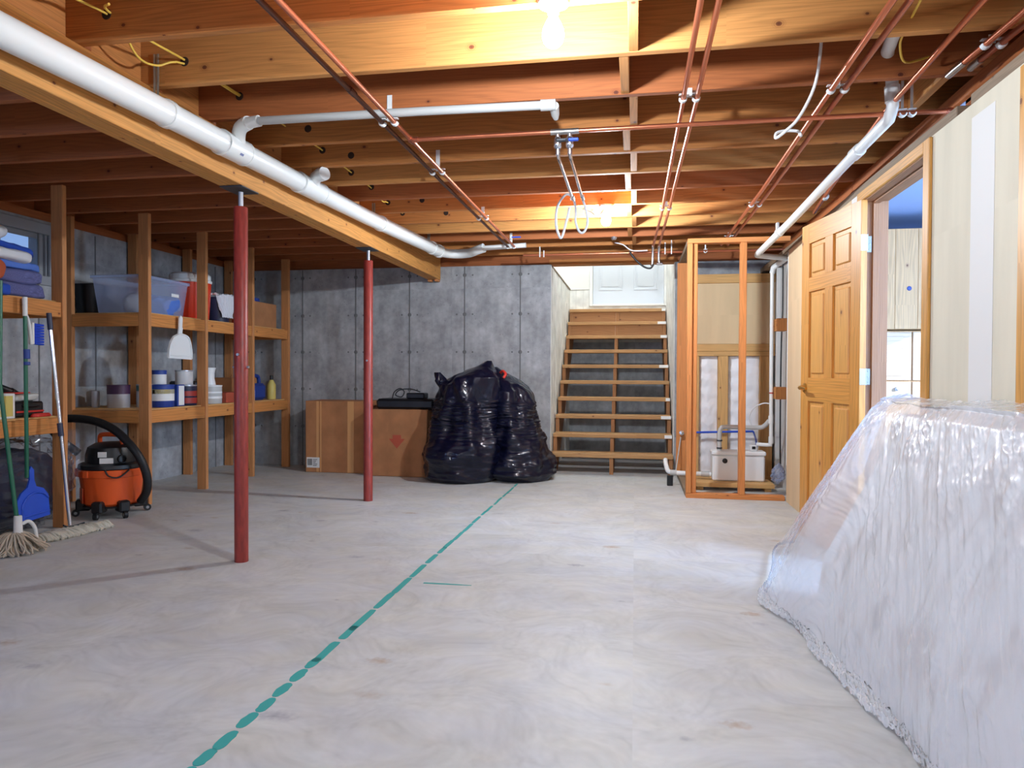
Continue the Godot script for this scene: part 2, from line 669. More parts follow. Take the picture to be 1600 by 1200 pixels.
func area_light(called: String, at: Vector3, rot: Vector3, size: Vector2, c: Color, e: float) -> void:
	var l := AreaLight3D.new()
	l.name = numbered(self, called)
	l.position = at
	l.rotation = rot
	l.area_size = size
	l.light_color = c
	l.light_energy = e
	l.area_normalize_energy = true
	l.area_range = 14.0
	l.area_attenuation = 2.0
	l.shadow_enabled = true
	add_child(l)


func lamp(at: Vector3, parent: Node, e: float, c := Color(0.90, 0.95, 1.0)) -> void:
	var l := OmniLight3D.new()
	l.name = "lamp_light"
	l.position = at - org
	l.light_color = c
	l.light_energy = e
	l.light_size = 0.03
	l.omni_range = 16.0
	l.omni_attenuation = 2.0
	l.shadow_enabled = true
	parent.add_child(l)


# ---------------------------------------------------------------- room shell
func floor_and_walls() -> void:
	var f := struct("floor")
	var st := S()
	bx(st, -4.9, 4.3, -0.2, 0.0, -2.8, 10.4)
	part("slab", st, M.floor_concrete, f)

	var w := struct("wall_left")
	st = S()
	bx(st, -4.85, -4.65, 0, 1.8, -2.7, 7.65)
	bx(st, -4.85, -4.65, 2.2, 2.27, -2.7, 7.65)
	bx(st, -4.85, -4.65, 1.8, 2.2, -2.7, -1.8)
	bx(st, -4.85, -4.65, 1.8, 2.2, -0.2, 4.14)
	bx(st, -4.85, -4.65, 1.8, 2.2, 5.02, 7.65)
	part("concrete", st, M.wall_concrete, w)
	st = S(); bx(st, -4.83, -4.67, 2.27, 2.341, -2.7, 7.65)
	part("sill_plate", st, M.joist_wood_dark, w)
	st = S(); bx(st, -4.85, -4.80, 2.341, 2.581, -2.7, 7.65)
	part("rim_joist", st, M.joist_wood_dark, w)
	for d in [4.9, 5.5, 6.1, 6.7, 7.3]:
		st = S(); bx(st, -4.652, -4.646, 0.0, 2.25, d, d + 0.012)
		part("form_seam", st, M.seam_dark, w)

	w = struct("window_1")
	st = S()
	for q in [[1.8, 1.83, 4.14, 5.02], [2.17, 2.2, 4.14, 5.02], [1.83, 2.17, 4.14, 4.17], [1.83, 2.17, 4.99, 5.02]]:
		bx(st, -4.80, -4.66, q[0], q[1], q[2], q[3], 0.004)
	part("frame", st, M.window_frame_paint, w)
	st = S()
	for q in [[1.76, 1.83, 4.07, 5.06], [2.165, 2.245, 4.07, 5.06], [1.83, 2.165, 4.07, 4.16], [1.83, 2.165, 5.0, 5.06]]:
		bx(st, -4.655, -4.63, q[0] - 0.005, q[1], q[2], q[3], 0.004)
	part("casing", st, M.window_frame_paint, w)
	st = S()
	for q in [[1.83, 1.88, 4.17, 4.99], [2.125, 2.17, 4.17, 4.99], [1.88, 2.125, 4.17, 4.21], [1.88, 2.125, 4.94, 4.99], [1.88, 2.125, 4.565, 4.605]]:
		bx(st, -4.71, -4.685, q[0], q[1], q[2], q[3], 0.003)
	part("sash", st, M.window_frame_paint, w)
	for q in [[4.21, 4.565], [4.605, 4.94]]:
		st = S(); bx(st, -4.70, -4.696, 1.88, 2.125, q[0], q[1])
		part("pane", st, M.window_glass, w)

	w = struct("added_window_3")  # unseen window, added to let in blue fill light
	st = S(); bx(st, -4.76, -4.755, 1.8, 2.2, -1.8, -0.2)
	part("pane", st, M.window_glass, w)
	st = S()
	for q in [[1.80, 1.84, -1.8, -0.2], [2.16, 2.2, -1.8, -0.2], [1.84, 2.16, -1.8, -1.76], [1.84, 2.16, -0.24, -0.2]]:
		bx(st, -4.80, -4.70, q[0], q[1], q[2], q[3], 0.004)
	part("frame", st, M.window_frame_paint, w)

	w = struct("wall_back")
	st = S()
	bx(st, -4.85, -0.9, 0, 2.245, 7.65, 7.87)
	part("concrete", st, M.wall_concrete, w)
	st = S(); bx(st, 0.41, 4.2, 0, 2.245, 7.66, 7.87)
	part("concrete", st, M.wall_concrete, w)
	st = S(); bx(st, -4.85, -0.92, 2.245, 2.30, 7.68, 7.83); bx(st, 0.43, 4.2, 2.245, 2.30, 7.68, 7.83)
	part("sill_plate", st, M.joist_wood_dark, w)
	st = S(); bx(st, -4.85, 4.2, 2.30, 2.6, 7.70, 7.83)
	part("rim_joist", st, M.joist_wood_dark, w)
	st = S(); bx(st, -0.92, 0.43, 2.245, 2.30, 7.66, 7.83)
	part("header", st, M.joist_wood, w)
	for x in [-4.37, -3.768, -3.124, -2.489, -1.857, -1.234]:
		st = S(); bx(st, x - 0.006, x + 0.006, 0.0, 2.24, 7.646, 7.652)
		part("form_seam", st, M.seam_dark, w)
		for y in [2.148, 1.717, 1.301, 0.88, 0.45]:
			st = S()
			lathe(st, [Vector2(0, 0.004), Vector2(0.016, 0.003), Vector2(0.022, 0)], V(x, y, 7.65), Basis(Vector3.RIGHT, PI / 2), 10)
			for s in [-0.09, 0.09]:
				lathe(st, [Vector2(0, 0.003), Vector2(0.008, 0.002), Vector2(0.010, 0)], V(x + s, y, 7.65), Basis(Vector3.RIGHT, PI / 2), 8)
			part("tie_hole", st, M.seam_dark, w)

	w = struct("wall_rear")
	st = S()
	bx(st, -4.85, 4.2, 0, 2.341, -2.7, -2.5)
	part("concrete", st, M.wall_concrete, w)
	st = S(); bx(st, -4.85, 4.2, 2.341, 2.6, -2.7, -2.6)
	part("rim_joist", st, M.joist_wood_dark, w)

	w = struct("wall_right")
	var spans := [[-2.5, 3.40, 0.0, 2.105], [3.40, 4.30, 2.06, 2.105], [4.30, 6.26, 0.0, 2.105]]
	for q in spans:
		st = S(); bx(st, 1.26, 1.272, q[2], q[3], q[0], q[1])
		part("drywall_sheet", st, M.drywall_tan_bounce if q[0] > 4.0 else M.drywall, w)
		st = S(); bx(st, 1.372, 1.385, q[2], q[3], q[0], q[1])
		part("drywall_sheet", st, M.white_paint, w)
		st = S(); bx(st, 1.2725, 1.3715, q[2], q[3] - 0.002, q[0] + 0.003, q[1] - 0.003)
		part("stud_core", st, M.post_wood, w)
	for q in [[-2.5, 3.0], [3.12, 6.26]]:
		st = S(); bx(st, 1.262, 1.384, 2.105, 2.15, q[0], q[1], 0.003)
		part("top_plate", st, M.old_wood, w)
	st = S(); bx(st, 1.2585, 1.2605, 0.0, 2.05, 2.80, 2.98)
	part("joint_tape", st, M.joint_compound, w)
	st = S(); bx(st, 1.2582, 1.2605, 2.02, 2.104, 4.36, 4.5)
	part("joint_tape", st, M.joint_compound, w)
	w = struct("trim_1")
	st = S(); bx(st, 1.242, 1.2595, 0.0, 2.09, 2.535, 2.605, 0.004)
	part("casing", st, M.casing_pine, w)


func ceiling() -> void:
	var c := struct("ceiling")
	var st: SurfaceTool
	var d := -2.6
	var row := 0
	while d < 7.6:
		var x := -4.84 - (1.2 if row % 2 == 1 else 0.0)
		while x < 4.2:
			var x0 := maxf(x, -4.84)
			var x1 := minf(x + 2.436, 4.2)
			var d1 := minf(d + 1.216, 7.68)
			if x1 - x0 > 0.05:
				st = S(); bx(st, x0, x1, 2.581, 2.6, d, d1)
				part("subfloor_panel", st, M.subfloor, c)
			x += 2.44
		d += 1.22
		row += 1
	var woods := [M.joist_wood, M.joist_wood_dark, M.joist_wood_pale, M.joist_wood]
	for k in range(-12, 12):
		var f := 2.898 + 0.425 * k
		var wd: Material = woods[(k * 7 + 90) % 4]
		st = S(); bx(st, -2.26, 3.9, 2.341, 2.5805, f - 0.038, f, 0.003)
		part("joist", st, wd, c)
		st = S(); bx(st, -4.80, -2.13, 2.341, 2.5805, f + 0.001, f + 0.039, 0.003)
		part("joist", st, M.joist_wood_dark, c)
		if k == 1:
			st = S(); bx(st, 1.285, 1.323, 2.343, 2.577, f + 0.0015, f + 0.3855, 0.002)
			part("blocking", st, M.joist_wood_pale, c)
		if k < 11:
			var bxx := -0.014 if (k + 13) % 2 == 0 else -0.052
			for q in [bxx, 1.62]:
				st = S(); bx(st, q - 0.019, q + 0.019, 2.343, 2.577, f + 0.0015, f + 0.3855, 0.002)
				part("blocking", st, M.joist_wood_pale, c)
			st = S(); bx(st, -2.215, -2.177, 2.343, 2.577, f + 0.041, f + 0.3855, 0.002)
			part("blocking", st, M.joist_wood, c)
	for q in [[-1.795, 2.423, 3.7], [-1.72, 2.40, 4.1], [-1.66, 2.43, 5.37], [-1.58, 2.42, 5.8], [-2.001, 2.44, 2.435], [-1.965, 2.44, 2.86], [-1.955, 2.45, 3.285], [-1.906, 2.44, 4.135], [-1.895, 2.42, 4.56], [-1.915, 2.433, 4.985], [-1.941, 2.42, 5.41], [-1.962, 2.43, 5.835]]:
		st = S()
		var df: float = 2.898 + 0.425 * roundf((q[2] - 2.86) / 0.425) - 0.038
		lathe(st, [Vector2(0, 0.002), Vector2(0.019, 0.002), Vector2(0.021, 0)], V(q[0], q[1], df), Basis(Vector3.RIGHT, PI / 2), 14)
		part("bored_hole_disc", st, M.hole_shade, c)  # dark disc on the joist face, painted as the shade in a hole


func next_room() -> void:
	var w := struct("wall_far_room")
	var st := S()
	bx(st, 3.9, 4.2, 0, 1.35, -2.5, 7.65)
	bx(st, 3.9, 4.2, 2.2, 2.58, -2.5, 7.65)
	bx(st, 3.9, 4.2, 1.35, 2.2, -2.5, 2.3)
	bx(st, 3.9, 4.2, 1.35, 2.2, 3.5, 7.65)
	part("drywall_sheet", st, M.white_paint, w)
	st = S(); bx(st, 1.386, 3.9, 0, 2.25, 7.3, 7.4)
	part("drywall_sheet", st, M.white_paint_daylight_tint, w)
	st = S(); bx(st, 1.386, 3.9, 0, 2.25, 1.3, 1.4)
	part("drywall_sheet", st, M.white_paint, w)
	w = struct("window_2")
	st = S()
	for q in [[1.35, 1.41, 2.3, 3.5], [2.14, 2.2, 2.3, 3.5], [1.41, 2.14, 2.3, 2.36], [1.41, 2.14, 3.44, 3.5]]:
		bx(st, 3.92, 4.05, q[0], q[1], q[2], q[3], 0.004)
	part("frame", st, M.white_paint, w)
	st = S(); bx(st, 3.98, 3.985, 1.41, 2.14, 2.36, 3.44)
	part("pane", st, M.window_glass, w)
	var c := struct("ceiling_far_room")
	st = S(); bx(st, 1.41, 3.9, 2.25, 2.265, 1.4, 7.3)
	part("drywall_sheet", st, M.white_paint_daylight_tint, c)
	st = S(); bx(st, 1.41, 1.425, 2.08, 2.34, 1.4, 3.40); bx(st, 1.41, 1.425, 2.265, 2.34, 3.40, 7.3)
	part("fascia", st, M.joist_wood_dark, c)

	# a tall pine cupboard seen through the doorway
	var t := thing("pine_cupboard", "tall pale pine cupboard with knotty upper door, seen through the open doorway", "cupboard", V(1.95, 0, 5.85))
	st = S(); bx(st, 1.55, 2.5, 0.0, 1.395, 5.645, 6.1, 0.004)
	bx(st, 1.55, 2.5, 1.402, 2.14, 5.62, 6.1, 0.004)
	part("body", st, M.pale_pine, t)
	st = S(); bx(st, 1.56, 2.49, 1.405, 2.135, 5.612, 5.619, 0.001)
	var up := part("door", st, M.pale_pine, t)
	for i in 6:
		st = S(); bx(st, 1.56 + i * 0.155, 1.7135 + i * 0.155, 1.405, 2.135, 5.60, 5.6115, 0.002)
		part("plank", st, M.pale_pine, up)
	st = S(); lathe(st, [Vector2(0, 0.006), Vector2(0.013, 0.005), Vector2(0.017, 0)], V(1.965, 1.70, 5.60), Basis(Vector3.RIGHT, PI / 2), 14)
	part("finger_hole", st, M.label_blue, up)
	for q in [[1.56, 1.995], [2.005, 2.49]]:
		st = S()
		bx(st, q[0], q[1], 1.03, 1.385, 5.626, 5.644, 0.003)
		var dr := part("door", st, M.sunlit_pine, t)
		st = S(); bx(st, q[0] + 0.06, q[1] - 0.06, 1.06, 1.35, 5.618, 5.627, 0.006)
		part("raised_panel", st, M.sunlit_pine, dr)
		st = S(); bx(st, q[0], q[1], 0.90, 1.02, 5.626, 5.644, 0.003)
		var dw := part("drawer", st, M.sunlit_pine, t)
		st = S(); lathe(st, [Vector2(0, 0.026), Vector2(0.013, 0.022), Vector2(0.014, 0.014), Vector2(0.006, 0.008), Vector2(0.007, 0)], V(q[0] + 0.33, 0.965, 5.626), Basis(Vector3.RIGHT, PI / 2), 14)
		part("knob", st, M.steel, dw)


func right_door() -> void:
	var d := struct("door_1")
	var st: SurfaceTool
	for q in [[3.40, 3.42, 0.0, 2.06], [4.275, 4.295, 0.0, 2.06], [3.42, 4.275, 2.04, 2.06]]:
		st = S(); bx(st, 1.256, 1.389, q[2], q[3], q[0], q[1], 0.002)
		part("jamb", st, M.jamb_wood, d)
	for q in [[4.262, 4.275, 0.0, 2.04], [3.42, 3.433, 0.0, 2.04], [3.433, 4.262, 2.027, 2.04]]:
		st = S(); bx(st, 1.305, 1.34, q[2], q[3], q[0], q[1], 0.002)
		part("stop", st, M.jamb_wood, d)
	for q in [[3.34, 3.405, 0.0, 2.1], [3.405, 4.35, 2.045, 2.1], [4.285, 4.35, 0.0, 2.045]]:
		st = S(); bx(st, 1.243, 1.2595, q[2], q[3], q[0], q[1], 0.005)
		part("casing", st, M.casing_pine, d)
	# the leaf stands open along the wall
	var a := V(1.222, 0, 4.195)
	var dir := (V(1.077, 0, 4.935) - a).normalized()
	var side := Vector3.UP.cross(dir)
	if side.x < 0: side = -side
	var bs := Basis(dir, Vector3.UP, side)
	var W := 0.754
	var fr := S()
	var pf := func(s, x0, x1, y0, y1, z0, z1, bev):
		box(s, a + bs * Vector3((x0 + x1) / 2, (y0 + y1) / 2, (z0 + z1) / 2), Vector3(x1 - x0, y1 - y0, z1 - z0), bev, bs)
	for q in [[0.0, 0.108], [W - 0.108, W]]:
		pf.call(fr, q[0], q[1], 0.012, 2.035, 0.0, 0.035, 0.001)
	for q in [[0.012, 0.25], [0.90, 1.05], [1.60, 1.69], [1.91, 2.035]]:
		pf.call(fr, 0.108, W - 0.108, q[0], q[1], 0.0, 0.035, 0.001)
	for q in [[0.25, 0.90], [1.05, 1.60], [1.69, 1.91]]:
		pf.call(fr, W / 2 - 0.05, W / 2 + 0.05, q[0], q[1], 0.0, 0.035, 0.001)
	part("leaf", fr, M.door_pine, d)
	for h in [[0.108, W / 2 - 0.05], [W / 2 + 0.05, W - 0.108]]:
		for q in [[0.25, 0.90], [1.05, 1.60], [1.69, 1.91]]:
			st = S()
			pf.call(st, h[0] - 0.006, h[1] + 0.006, q[0] - 0.006, q[1] + 0.006, 0.013, 0.022, 0.0)
			pf.call(st, h[0] + 0.026, h[1] - 0.026, q[0] + 0.026, q[1] - 0.026, 0.003, 0.032, 0.008)
			part("panel", st, M.door_panel_pine, d)
	for y in [1.80, 1.06, 0.3]:
		st = S()
		box(st, a + bs * Vector3(-0.0015, y, 0.0165), Vector3(0.003, 0.09, 0.033), 0.0014, bs)
		bx(st, 1.262, 1.297, y - 0.045, y + 0.045, 4.259, 4.262, 0.0014)
		rod(st, V(1.259, y - 0.046, 4.214), V(1.259, y + 0.046, 4.214), 0.006, 10)
		for yy in [-0.03, 0.0, 0.03]:
			lathe(st, [Vector2(0, 0.002), Vector2(0.0035, 0)], V(1.285, y + yy, 4.259), Basis(Vector3.RIGHT, PI / 2), 8)
		part("hinge", st, M.zinc, d)
	st = S()
	var kn := a + bs * Vector3(W - 0.065, 0.985, 0.0)
	lathe(st, [Vector2(0.031, 0), Vector2(0.03, 0.006), Vector2(0.016, 0.01), Vector2(0.013, 0.04), Vector2(0, 0.042)], kn, Basis(dir, -side, Vector3.UP), 18)
	tube(st, smooth([kn - side * 0.04, kn - side * 0.045 - dir * 0.03 + Vector3(0, 0.006, 0), kn - side * 0.042 - dir * 0.075, kn - side * 0.04 - dir * 0.105 - Vector3(0, 0.004, 0)], 4), 0.0085, 10)
	part("handle", st, M.brass, d)


func stairwell() -> void:
	var w := struct("wall_stairwell")
	var st := S()
	bx(st, -1.12, -0.9, 0, 2.235, 7.871, 9.95)
	part("painted_concrete", st, M.painted_concrete, w)
	st = S(); bx(st, -0.902, -0.895, 0, 2.233, 7.655, 7.87)
	part("painted_reveal", st, M.painted_concrete, w)
	st = S(); bx(st, -0.897, -0.893, 2.225, 2.245, 7.66, 9.94)
	part("ledge_edge", st, M.old_wood, w)
	for q in [8.15, 8.75, 9.3]:
		st = S(); bx(st, -0.9, -0.896, 0.0, 2.22, q, q + 0.008)
		part("form_seam", st, M.drywall_grey, w)
	st = S(); bx(st, 0.412, 0.56, 0, 2.245, 7.871, 9.95); bx(st, 0.412, 0.56, 2.245, 4.4, 7.84, 9.95)
	part("painted_concrete", st, M.painted_concrete, w)
	st = S(); bx(st, 0.404, 0.411, 0, 2.243, 7.645, 7.87)
	part("painted_reveal", st, M.painted_concrete, w)
	st = S(); bx(st, -1.25, -1.12, 2.236, 4.4, 7.84, 9.95)
	part("drywall_sheet", st, M.white_paint, w)
	st = S(); bx(st, -1.25, 0.56, 2.6, 4.4, 7.72, 7.84)
	part("drywall_sheet", st, M.white_paint, w)
	st = S(); bx(st, -1.25, 0.56, 4.4, 4.5, 7.7, 10.1)
	part("ceiling_sheet", st, M.white_paint, w)
	st = S(); bx(st, -1.12, 0.56, 0, 1.5, 9.95, 10.1)
	part("concrete", st, M.wall_concrete, w)
	st = S(); bx(st, -1.12, -0.63, 1.5, 2.235, 9.95, 10.1); bx(st, -0.63, 0.56, 1.5, 2.0, 9.95, 10.1)
	part("painted_concrete", st, M.painted_concrete, w)
	for x in [-0.82, -0.72]:
		st = S(); bx(st, x, x + 0.006, 1.9, 2.23, 9.946, 9.951)
		part("form_seam", st, M.drywall_grey, w)
	st = S(); bx(st, -1.25, -0.63, 2.235, 4.4, 9.94, 10.1); bx(st, 0.43, 0.56, 2.0, 4.4, 9.94, 10.1); bx(st, -0.63, 0.43, 4.1, 4.4, 9.94, 10.1)
	part("drywall_sheet", st, M.white_paint, w)

	var d := struct("door_2")
	st = S()
	for q in [[-0.63, -0.585, 2.0, 4.1], [0.385, 0.43, 2.0, 4.1], [-0.585, 0.385, 2.0, 2.03], [-0.585, 0.385, 4.06, 4.1]]:
		bx(st, q[0], q[1], q[2], q[3], 9.92, 10.05, 0.004)
	part("frame", st, M.white_paint, d)
	st = S(); bx(st, -0.583, 0.383, 2.032, 4.058, 9.96, 10.0, 0.002)
	part("leaf", st, M.steel_door_paint, d)
	for x in [-0.34, 0.14]:
		for q in [[2.22, 3.0], [3.14, 3.85]]:
			st = S()
			for z in [[x - 0.16, x + 0.16, q[0], q[0] + 0.022], [x - 0.16, x + 0.16, q[1] - 0.022, q[1]], [x - 0.16, x - 0.138, q[0] + 0.022, q[1] - 0.022], [x + 0.138, x + 0.16, q[0] + 0.022, q[1] - 0.022]]:
				bx(st, z[0], z[1], z[2], z[3], 9.952, 9.9605, 0.004)
			bx(st, x - 0.11, x + 0.11, q[0] + 0.05, q[1] - 0.05, 9.954, 9.9605, 0.005)
			part("panel", st, M.steel_door_paint, d)

	var t := thing("ceiling_lamp", "unseen bare bulb added high above the stairs to light the stairwell", "lamp", V(-0.25, 4.4, 8.7))  # unseen bulb, added to brighten the stairwell
	st = S(); lathe(st, [Vector2(0.0, -0.06), Vector2(0.025, -0.06), Vector2(0.03, -0.03), Vector2(0.055, -0.015), Vector2(0.06, 0.0)], V(-0.25, 4.4, 8.7), Basis.IDENTITY, 20)
	part("lampholder", st, M.porcelain, t)
	st = S(); lathe(st, bulb_profile(), V(-0.25, 4.34, 8.7), Basis.IDENTITY, 20)
	part("bulb", st, M.bulb_glow, t)
	lamp(V(-0.25, 4.27, 8.7), t, 1.9, Color(0.95, 0.98, 1.0))


func bulb_profile() -> Array:
	return [Vector2(0, -0.118), Vector2(0.02, -0.114), Vector2(0.033, -0.101), Vector2(0.039, -0.080), Vector2(0.037, -0.058), Vector2(0.028, -0.036), Vector2(0.017, -0.016), Vector2(0.0145, 0.0)]


func lamps() -> void:
	for q in [["bare glowing bulb in a white lampholder, the large near one", -0.282, 2.425, 2.25], ["bare glowing bulb in a white lampholder, the farther one before the stairs", -0.222, 5.425, 3.75], ["unseen fill bulb added in a white lampholder near the rear wall", -1.7, -1.35, 2.6]]:  # the last bulb is out of view, added as fill light
		var t := thing("ceiling_lamp", q[0], "lamp", V(q[1], 2.341, q[2]))
		var st := S()
		lathe(st, [Vector2(0, -0.018), Vector2(0.02, -0.018), Vector2(0.052, -0.014), Vector2(0.056, -0.004), Vector2(0.055, 0)], V(q[1], 2.341, q[2]), Basis.IDENTITY, 24)
		part("lampholder", st, M.porcelain, t)
		st = S(); lathe(st, [Vector2(0, -0.045), Vector2(0.019, -0.045), Vector2(0.021, -0.03), Vector2(0.024, -0.018)], V(q[1], 2.341, q[2]), Basis.IDENTITY, 20)
		part("socket", st, M.porcelain, t)
		st = S(); lathe(st, bulb_profile(), V(q[1], 2.30, q[2]), Basis.IDENTITY, 20)
		part("bulb", st, M.bulb_glow, t)
		lamp(V(q[1], 2.235, q[2]), t, q[3])


# ---------------------------------------------------------------- timber
func beam_and_posts() -> void:
	var t := thing("support_beam", "long built-up wooden beam on two red posts, carrying the ceiling joists", "beam", V(-2.197, 2.1, 2.5))
	for k in 3:
		var st := S()
		bx(st, -2.130 - 0.0455 * (k + 1), -2.130 - 0.0455 * k - 0.001, 2.1 + 0.001 * (k % 2), 2.341, -2.45, 7.645, 0.003)
		part("board", st, M.beam_wood, t)
	for x in [-2.235, -2.155]:
		var st := S(); bx(st, x - 0.02, x + 0.02, 2.075, 2.0995, 7.56, 7.64, 0.003)
		part("shim", st, M.post_wood, t)
	for q in [["red steel post with a screw jack top, nearer of two under the beam", 3.69, 1.998, 1.17], ["red steel post with a screw jack top, in front of the cardboard boxes", 5.63, 2.0, 1.17]]:
		t = thing("steel_post", q[0], "post", V(-2.19, 0, q[1]))
		var st := S()
		lathe(st, [Vector2(0, 0), Vector2(0.038, 0), Vector2(0.038, q[2] - 0.003), Vector2(0.036, q[2]), Vector2(0.013, q[2])], V(-2.19, 0, q[1]), Basis.IDENTITY, 28)
		part("tube", st, M.red_steel, t)
		st = S()
		var pts := []
		for i in 22:
			pts.append(V(-2.19, q[2] - 0.01 + i * 0.0045, q[1]))
		tube(st, pts, 0.0145, 14, true, 0.0015)
		part("screw", st, M.steel, t)
		st = S(); bx(st, -2.265, -2.13, 2.091, 2.0985, q[1] - 0.09, q[1] + 0.09, 0.002)
		part("cap_plate", st, M.dark_steel, t)
		for r in [[0.0, 0.0], [PI / 2, 0.07], [-PI / 2, 0.07]]:
			st = S()
			var dv := Vector3(sin(r[0]) * 0.95 + 0.12, 0, cos(r[0])).normalized()
			var at := V(-2.19, q[3] - r[1], q[1]) + dv * 0.036
			rod(st, at, at + dv * 0.012, 0.008, 8)
			part("bolt", st, M.steel, t)


func staircase() -> void:
	var t := thing("staircase", "open wooden staircase of ten treads up to the grey door", "staircase", V(-0.24, 0, 7.6))
	var yk := func(k): return 0.218 + 0.1918 * k
	var dk := func(k): return 7.55 + 0.24 * k
	var st: SurfaceTool
	for k in 10:
		st = S()
		bx(st, -0.885, 0.398, yk.call(k) - 0.042, yk.call(k), dk.call(k), dk.call(k) + 0.262, 0.004)
		var tr := part("tread", st, M.tread_wood, t)
		if k % 2 == 1 or k == 2 or k > 6:
			st = S(); bx(st, 0.398 - 0.05 - 0.03 * (k % 3), 0.397, yk.call(k) - 0.036, yk.call(k) - 0.002, dk.call(k) - 0.0012, dk.call(k) + 0.002)
			part("paint_patch", st, M.white_paint, tr)
	for x in [-0.864, -0.24, 0.377]:
		var poly := PackedVector2Array()
		for k in 10:
			var d0: float = dk.call(k) + 0.022
			poly.append(Vector2(d0, 0.0 if k == 0 else yk.call(k - 1) - 0.0425))
			poly.append(Vector2(d0, yk.call(k) - 0.0425))
		poly.append(Vector2(9.94, yk.call(9) - 0.0425))
		poly.append(Vector2(9.94, 1.55))
		poly.append(Vector2(7.93, 0.0))
		st = S()
		prism(st, poly, 0.04, Transform3D(Basis(Vector3(0, 0, -1), Vector3.UP, Vector3.RIGHT), Vector3(x, 0, 0)))
		part("stringer", st, M.stringer_wood, t)
	for k in [8, 9]:
		for x in [[-0.843, -0.262], [-0.218, 0.356]]:
			st = S(); bx(st, x[0], x[1], yk.call(k - 1) + 0.001, yk.call(k) - 0.0425, dk.call(k) + 0.03, dk.call(k) + 0.05)
			part("riser", st, M.stringer_wood, t)


